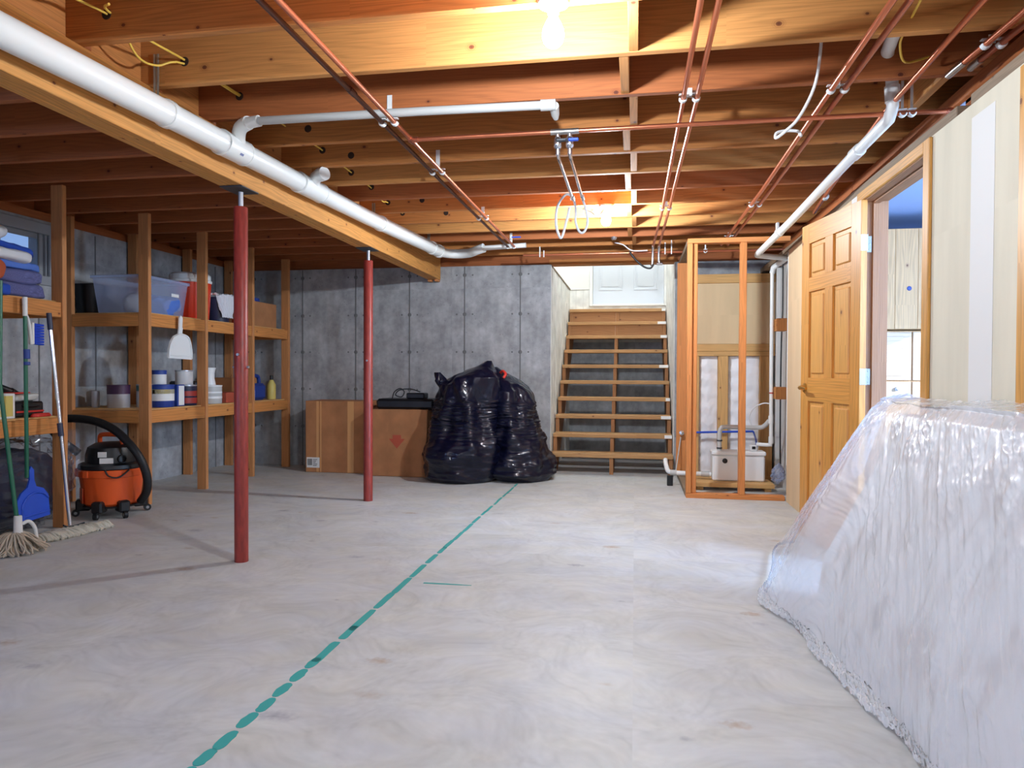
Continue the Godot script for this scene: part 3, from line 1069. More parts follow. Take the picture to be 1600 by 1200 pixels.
func closet() -> void:
	var t := thing("stud_wall", "open stud frame of fresh orange lumber around the pump corner", "stud wall", V(0.85, 0, 6.33))
	var st: SurfaceTool
	var put_stud := func(called, x0, x1, y0, y1, d0, d1, m):
		var s := S()
		bx(s, x0, x1, y0, y1, d0, d1, 0.003)
		return part(called, s, m, t)
	put_stud.call("bottom_plate", 0.441, 1.255, 0.0, 0.04, 6.28, 6.37, M.closet_wood)
	put_stud.call("top_plate", 0.441, 1.28, 2.19, 2.232, 6.28, 6.37, M.closet_wood)
	put_stud.call("stud", 0.441, 0.484, 0.041, 2.189, 6.28, 6.37, M.closet_wood)
	put_stud.call("stud", 0.487, 0.527, 0.041, 2.189, 6.30, 6.385, M.closet_wood)
	put_stud.call("stud", 0.88, 0.93, 0.041, 2.189, 6.28, 6.37, M.closet_wood)
	put_stud.call("top_plate", 0.44, 0.53, 2.19, 2.232, 6.388, 7.64, M.old_wood)
	put_stud.call("bottom_plate", 0.44, 0.53, 0.0, 0.04, 6.388, 7.64, M.old_wood)
	var ps = put_stud.call("stud", 0.418, 0.53, 0.041, 2.189, 7.38, 7.42, M.closet_wood)
	st = S()
	lathe(st, [Vector2(0.022, 0), Vector2(0.024, 0.02), Vector2(0.012, 0.03), Vector2(0.022, 0.045), Vector2(0.024, 0.06), Vector2(0.0, 0.068)], V(0.468, 0.475, 7.38), Basis(Vector3.RIGHT, PI / 2), 16)
	part("knob", st, M.chrome, ps)

	t = thing("framed_partition", "timber framed back of the pump corner with tan board above and silver insulation below", "partition", V(0.95, 0, 7.5))
	st = S(); bx(st, 0.535, 1.38, 1.99, 2.08, 7.45, 7.58, 0.003); part("header", st, M.closet_pale, t)
	st = S(); bx(st, 0.535, 1.38, 1.375, 1.989, 7.47, 7.49); part("board", st, M.closet_board, t)
	st = S(); bx(st, 0.535, 1.38, 1.30, 1.373, 7.45, 7.58, 0.003); part("rail", st, M.closet_pale, t)
	st = S(); bx(st, 0.535, 1.38, 1.252, 1.298, 7.45, 7.58, 0.003); part("rail", st, M.closet_pale, t)
	for q in [[0.56, 0.645], [0.833, 0.93], [1.24, 1.36]]:
		st = S(); bx(st, q[0], q[1], 0.04, 1.251, 7.45, 7.54, 0.003); part("stud", st, M.closet_pale, t)
	st = S(); bx(st, 0.535, 1.38, 0.0, 0.039, 7.45, 7.54, 0.003); part("bottom_plate", st, M.closet_pale, t)
	var nz := noise(4.0, 41, 3)
	for q in [[0.647, 0.831], [0.932, 1.238]]:
		var f := func(u, v):
			var x := lerpf(q[0], q[1], u)
			var y := lerpf(0.041, 1.25, v)
			return V(x, y, 7.52 - 0.016 * sin(PI * u) - 0.008 * nz.get_noise_2d(x * 3.0, y * 2.0) + 0.005 * sin(y * 44.0 + x * 6.0))
		put("insulation_batt", sheet(14, 80, f), M.insulation, t)

	var w := struct("wall_closet")
	st = S(); bx(st, 1.385, 1.398, 0, 2.105, 6.265, 7.64)
	part("drywall_back", st, M.drywall_grey, w)
	for d in [6.66, 7.2]:
		st = S(); bx(st, 1.345, 1.384, 0.0, 2.1, d, d + 0.04, 0.003)
		part("stud", st, M.drywall_grey, w)
	st = S(); bx(st, 1.262, 1.384, 2.105, 2.15, 6.262, 7.64, 0.003)
	part("top_plate", st, M.old_wood, w)
	st = S(); bx(st, 1.262, 1.29, 0.3, 2.09, 6.262, 6.30, 0.003)
	part("edge_strip", st, M.white_paint, w)
	for y in [1.515, 0.9]:
		st = S(); bx(st, 1.25, 1.344, y - 0.055, y + 0.055, 6.66, 6.82, 0.003)
		part("wood_block", st, M.rail_wood, w)

	# the pump tank on its plank
	t = thing("plank", "short wooden plank on the floor under the white pump tank", "plank", V(0.92, 0, 6.85))
	st = S(); bx(st, 0.545, 1.25, 0.035, 0.075, 6.70, 7.02, 0.003)
	part("board", st, M.closet_pale, t)
	for x in [0.6, 1.2]:
		st = S(); bx(st, x - 0.03, x + 0.03, 0.0, 0.034, 6.74, 7.0, 0.002)
		part("batten", st, M.closet_pale, t)
	t = thing("pump_tank", "white box-shaped pump tank with black dial behind the studs", "pump tank", V(0.95, 0.075, 6.9))
	st = S(); bx(st, 0.718, 1.186, 0.077, 0.315, 6.82, 6.985, 0.012); part("tank", st, M.tank_white, t)
	st = S(); bx(st, 0.710, 1.194, 0.316, 0.355, 6.81, 6.995, 0.01); part("lid", st, M.tank_white, t)
	st = S(); lathe(st, [Vector2(0.023, 0), Vector2(0.023, 0.012), Vector2(0.016, 0.016), Vector2(0, 0.016)], V(0.828, 0.265, 6.82), Basis(Vector3.RIGHT, PI / 2), 18)
	part("dial", st, M.black_plastic, t)
	st = S(); bx(st, 1.06, 1.12, 0.355, 0.41, 6.86, 6.93, 0.006); part("valve_block", st, M.tank_white, t)
	st = S(); bx(st, 1.075, 1.105, 0.375, 0.40, 6.852, 6.859, 0.002); part("plug", st, M.black_plastic, t)

	t = thing("vent_pipe", "white plastic pipe bending from the pump tank lid over to the upright pipe", "pipe", V(0.787, 0.355, 6.9))
	st = S(); tube(st, smooth([V(0.787, 0.356, 6.9), V(0.787, 0.50, 6.9), V(0.80, 0.555, 6.9), V(0.85, 0.574, 6.9), V(1.12, 0.574, 6.88), V(1.18, 0.59, 6.86), V(1.222, 0.645, 6.83)], 5), 0.021, 14)
	part("pipe", st, M.pvc_grey, t)
	for y in [0.37, 0.44]:
		st = S(); rod(st, V(0.787, y, 6.9), V(0.787, y + 0.012, 6.9), 0.026, 14)
		part("clamp", st, M.dark_steel, t)
	t = thing("discharge_pipe", "thin white upright pipe rising from the pump tank to the overhead drain", "pipe", V(1.23, 0.43, 6.8))
	st = S(); tube(st, [V(1.122, 0.42, 6.88), V(1.20, 0.42, 6.82), V(1.228, 0.424, 6.8), V(1.232, 0.46, 6.8), V(1.228, 1.0, 6.8), V(1.226, 2.0, 6.79)], 0.017, 14)
	part("pipe", st, M.pvc, t)
	st = S(); rod(st, V(1.231, 0.435, 6.8), V(1.231, 0.50, 6.8), 0.022, 14)
	part("fitting", st, M.pvc, t)
	st = S(); rod(st, V(1.229, 0.62, 6.8), V(1.229, 0.69, 6.8), 0.022, 14)
	part("fitting", st, M.pvc, t)
	for y in [0.892, 1.50]:
		st = S(); rod(st, V(1.2285, y, 6.8), V(1.2285, y + 0.012, 6.8), 0.0185, 14)
		part("band", st, M.label_red, t)
	t = thing("inlet_pipe", "white plastic drain pipe running from the stairs into the side of the pump tank", "pipe", V(0.5, 0.12, 6.93))
	st = S(); tube(st, smooth([V(0.30, 0.225, 7.12), V(0.305, 0.18, 7.02), V(0.325, 0.135, 6.95), V(0.39, 0.125, 6.93)], 5) + [V(0.56, 0.124, 6.92), V(0.715, 0.124, 6.9)], 0.022, 14)
	part("pipe", st, M.pvc, t)
	st = S(); rod(st, V(0.625, 0.124, 6.912), V(0.70, 0.124, 6.902), 0.0275, 14)
	part("coupling", st, M.pvc_grey, t)
	st = S(); rod(st, V(0.34, 0.127, 6.938), V(0.40, 0.125, 6.93), 0.0265, 14)
	part("coupling", st, M.pvc_grey, t)
	st = S(); bx(st, 0.31, 0.365, 0.0, 0.098, 6.92, 6.97, 0.004)
	part("support_block", st, M.black_plastic, t)
	t = thing("thin_rod", "thin pale rod leaning against the rear stud beside the stairs", "rod", V(0.40, 0.0, 7.15))
	st = S(); rod(st, V(0.462, 0.43, 7.365), V(0.385, 0.0, 7.12), 0.006, 8)
	part("rod", st, M.pvc_grey, t)
	t = thing("scrap_card", "grey printed card scraps lying on the floor inside the stud frame", "scrap", V(0.85, 0.0, 6.5))
	st = S(); box(st, V(0.80, 0.002, 6.52), Vector3(0.13, 0.002, 0.09), 0.0, Basis(Vector3.UP, 0.3)); part("card", st, M.drywall_grey, t)
	st = S(); box(st, V(0.92, 0.0045, 6.58), Vector3(0.10, 0.002, 0.09), 0.0, Basis(Vector3.UP, -0.5)); part("card", st, M.dark_steel, t)
	t = thing("blue_tube", "thin blue tube running level across the silver insulation", "tube", V(0.9, 0.48, 7.4))
	st = S(); rod(st, V(0.55, 0.474, 7.41), V(1.17, 0.497, 7.41), 0.011, 10); tube(st, smooth([V(1.17, 0.497, 7.41), V(1.175, 0.47, 7.36), V(1.15, 0.43, 7.1), V(1.13, 0.385, 6.96)], 4), 0.009, 8)
	part("tube", st, M.blue_plastic, t)
	t = thing("plastic_bag", "crumpled clear plastic bag on the floor beside the white pump tank", "bag", V(1.27, 0.05, 6.8))
	var nb := noise(7.0, 44, 3)
	var fb := func(u, v):
		var a: float = u * TAU
		var r: float = sin(PI * clampf(v, 0.02, 0.985)) ** 0.7 * (0.066 + 0.03 * nb.get_noise_3d(cos(a) * 0.4, v * 0.8, sin(a) * 0.4)) * (1.15 - 0.5 * v)
		return V(1.272 + r * cos(a) + 0.015 * v, 0.08 + 0.19 * v, 6.72 + r * sin(a))
	put("film", sheet(36, 26, fb, true), M.tote_plastic, t)
	t = thing("white_hose", "thin white hose looping from the upright pipe toward the insulation", "hose", V(1.18, 0.7, 6.85))
	st = S(); tube(st, smooth([V(1.075, 0.575, 6.9), V(1.06, 0.68, 6.92), V(1.10, 0.76, 6.9), V(1.17, 0.80, 6.86), V(1.215, 0.80, 6.825)], 6), 0.006, 8)
	part("hose", st, M.white_cable, t)
	t = thing("black_cable", "black cable hanging down the back of the closet side wall", "cable", V(1.33, 1.2, 7.0))
	st = S(); tube(st, smooth([V(1.36, 2.1, 7.0), V(1.37, 1.7, 7.05), V(1.35, 1.2, 7.0), V(1.34, 0.5, 6.95), V(1.34, 0.1, 6.9)], 8), 0.007, 8)
	part("cable", st, M.black_rubber, t)


# ---------------------------------------------------------------- pipes and wires overhead
func run(called: String, label: String, cat: String, pts: Array, r: float, m: Material, seg := 12, group := "") -> Node3D:
	var t := thing(called, label, cat, pts[0], group)
	var st := S()
	tube(st, pts, r, seg)
	part("pipe" if cat == "pipe" else "cable", st, m, t)
	return t


func drain_pipes() -> void:
	var st: SurfaceTool
	var path := [V(-2.062, 2.16, 0.2), V(-2.06, 2.175, 1.0), V(-2.055, 2.19, 2.02), V(-2.05, 2.215, 2.88), V(-2.05, 2.246, 4.2), V(-2.03, 2.262, 5.2), V(-1.905, 2.266, 6.80)]
	var t := thing("drain_pipe", "thick white plastic drain pipe running along the side of the wooden beam", "pipe", V(-2.05, 2.2, 3.0))
	st = S(); tube(st, path, 0.0565, 22)
	part("pipe", st, M.pvc, t)
	st = S()
	tube(st, smooth([V(-1.905, 2.266, 6.80), V(-1.86, 2.268, 6.93), V(-1.76, 2.27, 6.99), V(-1.64, 2.272, 6.96), V(-1.55, 2.282, 6.88), V(-1.47, 2.30, 6.85)], 5), 0.045, 18)
	part("elbow", st, M.pvc, t)
	st = S(); tube(st, [V(-1.5, 2.296, 6.85), V(-1.05, 2.312, 6.83)], 0.024, 14)
	part("branch", st, M.pvc, t)
	var along := func(d):
		for i in path.size() - 1:
			var a: Vector3 = path[i]
			var b: Vector3 = path[i + 1]
			if -d <= a.z and -d >= b.z:
				return a.lerp(b, (d + a.z) / (a.z - b.z))
		return path[-1]
	for q in [[2.84, 2.87], [3.27, 3.49], [4.10, 4.41], [5.42, 5.46], [6.57, 6.62], [6.76, 6.80]]:
		st = S(); rod(st, along.call(q[0]), along.call(q[1]), 0.063, 22)
		part("coupling", st, M.pvc, t)
	for q in [[3.27, 3.285], [3.475, 3.49], [4.10, 4.115], [4.395, 4.41]]:
		st = S(); rod(st, along.call(q[0]), along.call(q[1]), 0.0655, 22)
		part("collar", st, M.pvc, t)
	st = S(); tube(st, smooth([V(-2.04, 2.24, 3.42), V(-2.005, 2.285, 3.36), V(-1.96, 2.305, 3.31), V(-1.90, 2.312, 3.275)], 5), 0.034, 16)
	rod(st, V(-1.91, 2.312, 3.28), V(-1.84, 2.315, 3.268), 0.028, 14)
	part("wye", st, M.pvc, t)
	st = S(); tube(st, smooth([V(-2.045, 2.25, 4.30), V(-2.0, 2.285, 4.22), V(-1.96, 2.30, 4.19), V(-1.93, 2.302, 4.17)], 5), 0.038, 16)
	rod(st, V(-1.945, 2.302, 4.18), V(-1.90, 2.304, 4.155), 0.0415, 16)
	part("wye", st, M.pvc, t)
	st = S(); box(st, V(-2.05, 2.228, 3.38) + Vector3(0.052, -0.038, 0), Vector3(0.0015, 0.012, 0.03), 0, Basis(Vector3.BACK, -0.6))
	part("print_mark", st, M.pvc_mark, t)
	for q in [[-2.10, 2.857, 2.48], [-2.06, 5.41, 2.42], [-1.98, 6.68, 2.42]]:
		st = S()
		bx(st, q[0] - 0.013, q[0] - 0.003, 2.25, q[2], q[1] - 0.004, q[1] - 0.001)
		bx(st, q[0] + 0.003, q[0] + 0.013, 2.25, q[2], q[1] - 0.004, q[1] - 0.001)
		part("strap", st, M.zinc, t)

	t = thing("branch_pipe", "grey plastic branch pipe under a joist, leading off the thick white drain", "pipe", V(-1.2, 2.318, 3.27))
	st = S(); tube(st, [V(-1.86, 2.315, 3.268), V(-1.0, 2.318, 3.28), V(-0.40, 2.319, 3.30)], 0.020, 14)
	part("pipe", st, M.pvc_grey, t)
	st = S(); rod(st, V(-0.44, 2.319, 3.299), V(-0.37, 2.319, 3.301), 0.026, 14)
	tube(st, [V(-0.38, 2.317, 3.31), V(-0.38, 2.30, 3.37), V(-0.38, 2.292, 3.40)], [0.024, 0.020, 0.013], 12)
	part("fitting", st, M.pvc_grey, t)

	t = thing("drain_pipe", "slim white drain pipe along the top of the right wall into the pump corner", "pipe", V(1.08, 2.2, 4.5))
	var p2 := [V(1.0, 2.47, 2.95), V(1.05, 2.45, 3.27), V(1.10, 2.445, 3.42), V(1.13, 2.41, 3.46), V(1.135, 2.28, 3.46), V(1.132, 2.235, 3.50), V(1.105, 2.203, 3.95), V(1.068, 2.14, 5.28), V(1.035, 2.105, 6.38)]
	st = S(); tube(st, p2, 0.0265, 18); part("pipe", st, M.pvc, t)
	for q in [[V(1.112, 2.2095, 3.85), V(1.105, 2.2035, 3.93)], [V(1.135, 2.30, 3.46), V(1.132, 2.37, 3.46)], [V(1.056, 2.130, 5.55), V(1.054, 2.128, 5.60)]]:
		st = S(); rod(st, q[0], q[1], 0.0325, 18)
		part("coupling", st, M.pvc, t)
	st = S(); bx(st, 1.03, 1.05, 2.11, 2.2, 5.555, 5.59, 0.003)
	part("strap", st, M.strap_grey, t)
	st = S(); tube(st, smooth([V(1.035, 2.107, 6.34), V(1.035, 2.10, 6.43), V(1.08, 2.098, 6.47)], 4) + [V(1.27, 2.085, 6.52), V(1.292, 2.08, 6.56), V(1.235, 2.04, 6.77), V(1.226, 1.99, 6.79)], 0.024, 16)
	part("elbow", st, M.pvc, t)


func hanger(t: Node3D, pts: Array, top: float, dface: float) -> void:
	var st := S()
	var mid := Vector3.ZERO
	for p in pts:
		mid += p / pts.size()
	if pts.size() > 1 or top > mid.y + 0.05:
		var hw := 0.012 if pts.size() > 1 else 0.006
		bx(st, mid.x - hw, mid.x + hw, mid.y + 0.008, top, dface - 0.0035, dface - 0.001)
	for p: Vector3 in pts:
		var arc := []
		for i in 9:
			var a := PI + PI * i / 8.0
			arc.append(p + Vector3(cos(a), sin(a), 0) * 0.0145)
		for z in [-0.008, 0.0, 0.008]:
			var row := []
			for q in arc: row.append(q + Vector3(0, 0, z))
			tube(st, row, 0.0042, 8)
		box(st, p + Vector3(0, 0.017, 0), Vector3(0.035, 0.005, 0.02), 0.001)
	part("hanger", st, M.white_plastic, t)


func copper_pipes() -> void:
	var r := 0.0112
	var face := func(k): return 2.898 + 0.425 * k - 0.038
	var t := run("copper_pipe", "bright copper pipe of the left pair, the one farther from the beam", "pipe", [V(-1.135, 2.27, -2.4), V(-1.14, 2.272, 2.1), V(-1.14, 2.268, 4.4), V(-1.135, 2.27, 6.70)], r, M.copper)
	for k in [1, 3, 6, 9]:
		hanger(t, [V(-1.14, 2.27, face.call(k) - 0.015), V(-1.20, 2.27, face.call(k) - 0.015)], 2.405 if k != 6 else 2.36, face.call(k))
	var st := S()
	rod(st, V(-1.155, 2.27, 3.53), V(-1.105, 2.27, 3.53), 0.0145, 14)
	rod(st, V(-1.14, 2.27, 3.49), V(-1.14, 2.27, 3.57), 0.0145, 14)
	part("tee", st, M.copper_dull, t)
	t = run("copper_pipe", "copper pipe of the left pair, darkened in colour for shade, nearer the beam", "pipe", [V(-1.205, 2.27, -2.4), V(-1.20, 2.272, 2.1), V(-1.20, 2.268, 4.4), V(-1.195, 2.27, 6.70)], r, M.copper_shaded)
	st = S(); rod(st, V(-1.20, 2.272, 2.86), V(-1.20, 2.272, 2.92), 0.0145, 14)
	part("coupling", st, M.copper_shaded, t)
	st = S(); bx(st, -1.135, -1.05, 2.325, 2.335, 6.50, 6.53, 0.003)
	part("valve_lever", st, M.blue_plastic, t)

	t = run("copper_pipe", "copper pipe of the middle pair, the one nearer the lit bulbs", "pipe", [V(0.205, 2.30, -2.4), V(0.205, 2.30, 3.3), V(0.195, 2.30, 5.5), V(0.165, 2.295, 6.95)], r, M.copper)
	for k in [1, 6]:
		hanger(t, [V(0.205 - 0.002 * k, 2.30, face.call(k) - 0.015), V(0.263 - 0.003 * k, 2.30, face.call(k) - 0.015)], 2.35, face.call(k))
	st = S(); tube(st, smooth([V(0.165, 2.295, 6.93), V(0.163, 2.28, 6.98), V(0.16, 2.15, 7.0), V(0.15, 2.11, 7.0)], 4), 0.0125, 12)
	part("elbow", st, M.chrome, t)
	t = run("copper_pipe", "copper pipe of the middle pair, the one nearer the right wall", "pipe", [V(0.264, 2.30, -2.4), V(0.264, 2.30, 3.3), V(0.243, 2.30, 5.5), V(0.22, 2.295, 6.95)], r, M.copper)
	st = S(); tube(st, smooth([V(0.22, 2.295, 6.93), V(0.22, 2.28, 6.98), V(0.22, 2.17, 7.0), V(0.23, 2.13, 7.0)], 4), 0.0125, 12)
	rod(st, V(0.20, 2.13, 7.0), V(0.255, 2.13, 7.0), 0.014, 10)
	part("valve", st, M.chrome, t)

	t = run("copper_pipe", "copper pipe of the pair left of the slim white drain, the outer one", "pipe", [V(0.825, 2.30, -2.4), V(0.825, 2.30, 3.3), V(0.83, 2.30, 5.0), V(0.80, 2.295, 7.0)], r * 1.1, M.copper)
	for k in [1, 6, 9]:
		hanger(t, [V(0.825 - (0.02 if k > 8 else 0.0), 2.30, face.call(k) - 0.015), V(0.88 - (0.02 if k > 8 else 0.0), 2.30, face.call(k) - 0.015)], 2.35, face.call(k))
	t = run("copper_pipe", "copper pipe of the pair left of the slim white drain, the inner one", "pipe", [V(0.88, 2.30, -2.4), V(0.88, 2.30, 3.3), V(0.885, 2.30, 5.0), V(0.86, 2.295, 7.0)], r * 1.1, M.copper_dull)
	t = run("copper_pipe", "single copper pipe running just beside the slim white drain", "pipe", [V(1.12, 2.315, -2.4), V(1.125, 2.31, 2.57), V(1.142, 2.30, 3.56), V(1.20, 2.275, 4.5), V(1.28, 2.252, 5.5)], r * 1.1, M.copper)
	st = S(); rod(st, V(1.252, 2.262, 5.05), V(1.256, 2.261, 5.10), 0.019, 12)
	bx(st, 1.245, 1.262, 2.28, 2.42, 5.07, 5.076)
	part("hanger", st, M.strap_grey, t)
	t = run("copper_pipe", "copper pipe of the outermost pair above the drywall, the left one", "pipe", [V(1.31, 2.30, -2.4), V(1.285, 2.30, 2.7), V(1.262, 2.30, 3.10)], r * 1.1, M.copper)
	hanger(t, [V(1.275, 2.30, face.call(0) + 0.055), V(1.328, 2.30, face.call(0) + 0.055)], 2.34, face.call(0) + 0.07)
	st = S(); rod(st, V(1.265, 2.30, 3.06), V(1.258, 2.30, 3.19), 0.0155, 12)
	part("coupling", st, M.solder, t)
	t = run("copper_pipe", "copper pipe of the outermost pair above the drywall, the right one", "pipe", [V(1.37, 2.30, -2.4), V(1.34, 2.30, 2.7), V(1.318, 2.30, 3.05)], r * 1.1, M.copper_dull)
	st = S(); rod(st, V(1.318, 2.30, 3.05), V(1.315, 2.30, 3.13), 0.0155, 12)
	part("coupling", st, M.solder, t)

	t = run("copper_pipe", "copper pipe crossing under the joists from the left pair to the right wall", "pipe", [V(-1.11, 2.27, 3.53), V(0.2, 2.272, 3.53), V(1.41, 2.27, 3.53)], r, M.copper)
	st = S(); rod(st, V(1.385, 2.27, 3.53), V(1.43, 2.27, 3.53), 0.0145, 12)
	rod(st, V(1.44, 2.255, 3.53), V(1.44, 2.34, 3.53), 0.0145, 12)
	part("elbow", st, M.copper_dull, t)
	st = S(); rod(st, V(-0.42, 2.27, 3.53), V(-0.28, 2.27, 3.53), 0.0145, 12)
	part("tee", st, M.solder, t)
	for x in [1.24, 1.20]:
		hanger(t, [V(x, 2.27, 3.53)], 2.42, 3.536)
	for q in [[-0.385, "chrome shutoff valve with a dark handle and silver tail pipe under the crossing copper pipe"], [-0.325, "chrome shutoff valve with a blue handle and silver tail pipe under the crossing copper pipe"]]:
		t = thing("shutoff_valve", q[1], "valve", V(q[0], 2.2, 3.53))
		st = S(); rod(st, V(q[0], 2.256, 3.53), V(q[0], 2.16, 3.54), 0.012, 12)
		lathe(st, [Vector2(0.012, -0.03), Vector2(0.02, -0.02), Vector2(0.02, 0.02), Vector2(0.012, 0.03)], V(q[0], 2.215, 3.532), Basis.IDENTITY, 14)
		part("body", st, M.chrome, t)
		st = S(); box(st, V(q[0] + 0.02, 2.222, 3.51), Vector3(0.05, 0.014, 0.02), 0.004)
		part("handle", st, M.blue_plastic if q[0] > -0.35 else M.dark_steel, t)
		st = S(); tube(st, smooth([V(q[0], 2.175, 3.54), V(q[0], 2.155, 3.58), V(q[0], 2.155, 3.70)], 4) + [V(q[0] - 0.002, 2.155, 4.42)], 0.0095, 12)
		rod(st, V(q[0], 2.155, 4.36), V(q[0], 2.155, 4.44), 0.0125, 12)
		part("tail_pipe", st, M.chrome, t)
	t = thing("hose", "thin white hose looping down from the left chrome tail pipe", "hose", V(-0.387, 2.155, 4.44))
	st = S(); tube(st, smooth([V(-0.387, 2.153, 4.44), V(-0.40, 2.19, 4.50), V(-0.44, 2.20, 4.5), V(-0.49, 2.13, 4.5), V(-0.50, 2.02, 4.5), V(-0.475, 1.935, 4.5), V(-0.455, 1.95, 4.5), V(-0.43, 2.05, 4.5), V(-0.415, 2.12, 4.5)], 6), 0.0075, 10)
	part("hose", st, M.white_cable, t)
	t = thing("hose", "thin white hose hooked in a U from the right chrome tail pipe", "hose", V(-0.327, 2.155, 4.44))
	st = S(); tube(st, smooth([V(-0.327, 2.153, 4.44), V(-0.31, 2.10, 4.5), V(-0.30, 2.02, 4.5), V(-0.32, 1.965, 4.5), V(-0.35, 1.965, 4.5), V(-0.375, 2.03, 4.5), V(-0.375, 2.11, 4.5), V(-0.39, 2.17, 4.5), V(-0.41, 2.17, 4.5)], 6), 0.0075, 10)
	part("hose", st, M.white_cable, t)

	t = run("copper_pipe", "thin copper pipe crossing in front of the back wall above the stairs", "pipe", [V(-1.11, 2.25, 7.05), V(0.4, 2.25, 7.06), V(1.40, 2.25, 7.07)], r, M.copper)
	for q in [[-0.94, 2.33], [-0.90, 2.29], [0.28, 2.34], [0.34, 2.36]]:
		st = S(); bx(st, q[0] - 0.005, q[0] + 0.005, 2.225, q[1], 7.034, 7.037)
		part("hanger", st, M.white_plastic, t)
	hanger(t, [V(0.66, 2.25, 7.06)], 2.34, 7.07)


func cables() -> void:
	run("yellow_cable", "yellow electrical cable threaded through the joists near the beam", "cable", smooth([V(-2.03, 2.47, 1.9), V(-2.02, 2.425, 2.2), V(-2.0, 2.44, 2.42), V(-1.995, 2.43, 2.5), V(-2.035, 2.376, 2.65), V(-2.02, 2.38, 2.75), V(-1.966, 2.43, 2.86), V(-1.955, 2.45, 3.285), V(-1.93, 2.445, 3.71), V(-1.906, 2.44, 4.12), V(-1.893, 2.42, 4.55), V(-1.915, 2.425, 4.985), V(-1.93, 2.395, 5.25), V(-1.941, 2.42, 5.41), V(-1.962, 2.43, 5.83)], 5), 0.0048, M.yellow_cable, 8)
	run("yellow_cable", "second yellow cable stretched straight beside the drooping one", "cable", smooth([V(-1.88, 2.40, 2.3), V(-1.985, 2.445, 2.42), V(-1.94, 2.41, 2.58), V(-1.965, 2.447, 2.86), V(-1.95, 2.455, 3.285)], 5), 0.0048, M.yellow_cable, 8)
	run("yellow_cable", "yellow cable dropping through a joist hole beside the right copper pair", "cable", smooth([V(0.98, 2.50, 2.52), V(1.0, 2.44, 2.7), V(1.0, 2.395, 2.86), V(1.02, 2.40, 3.0), V(1.035, 2.385, 3.08), V(1.09, 2.36, 3.18), V(1.20, 2.40, 3.24)], 5), 0.0048, M.yellow_cable, 8)
	run("white_cable", "loose white cable hanging in a curl from between the joists", "cable", smooth([V(0.757, 2.578, 3.13), V(0.75, 2.40, 3.15), V(0.735, 2.28, 3.18), V(0.68, 2.165, 3.2), V(0.625, 2.112, 3.22), V(0.595, 2.095, 3.24), V(0.60, 2.12, 3.25), V(0.64, 2.13, 3.26), V(0.69, 2.125, 3.26), V(0.70, 2.10, 3.25)], 5), 0.0065, M.white_cable, 8)
	run("white_cable", "white cable draped by the pipes just above the stairs", "cable", smooth([V(-0.20, 2.33, 6.92), V(-0.12, 2.312, 6.95), V(-0.05, 2.26, 6.95), V(0.02, 2.25, 6.95), V(0.11, 2.255, 6.97)], 6), 0.006, M.white_cable, 8)
	run("black_cable", "black cable sagging in front of the grey door at the top of the stairs", "cable", smooth([V(-0.06, 2.25, 6.98), V(0.0, 2.17, 6.98), V(0.08, 2.10, 6.98), V(0.14, 2.085, 6.98), V(0.17, 2.12, 6.98)], 6), 0.009, M.black_rubber, 8)
	run("beige_cable", "thin beige cable strung between the joists left of the far bulb", "cable", smooth([V(-0.33, 2.11, 4.5), V(-0.29, 2.13, 4.7), V(-0.26, 2.17, 5.0), V(-0.23, 2.30, 5.35)], 6), 0.004, M.white_cable, 8)
	var t := thing("junction_fitting", "small chrome fitting hanging from the joist right of the far bulb", "fitting", V(-0.2, 2.341, 6.7))
	var st := S(); lathe(st, [Vector2(0, -0.03), Vector2(0.014, -0.028), Vector2(0.026, -0.016), Vector2(0.03, 0)], V(-0.2, 2.341, 6.70), Basis.IDENTITY, 16)
	part("fitting", st, M.chrome, t)


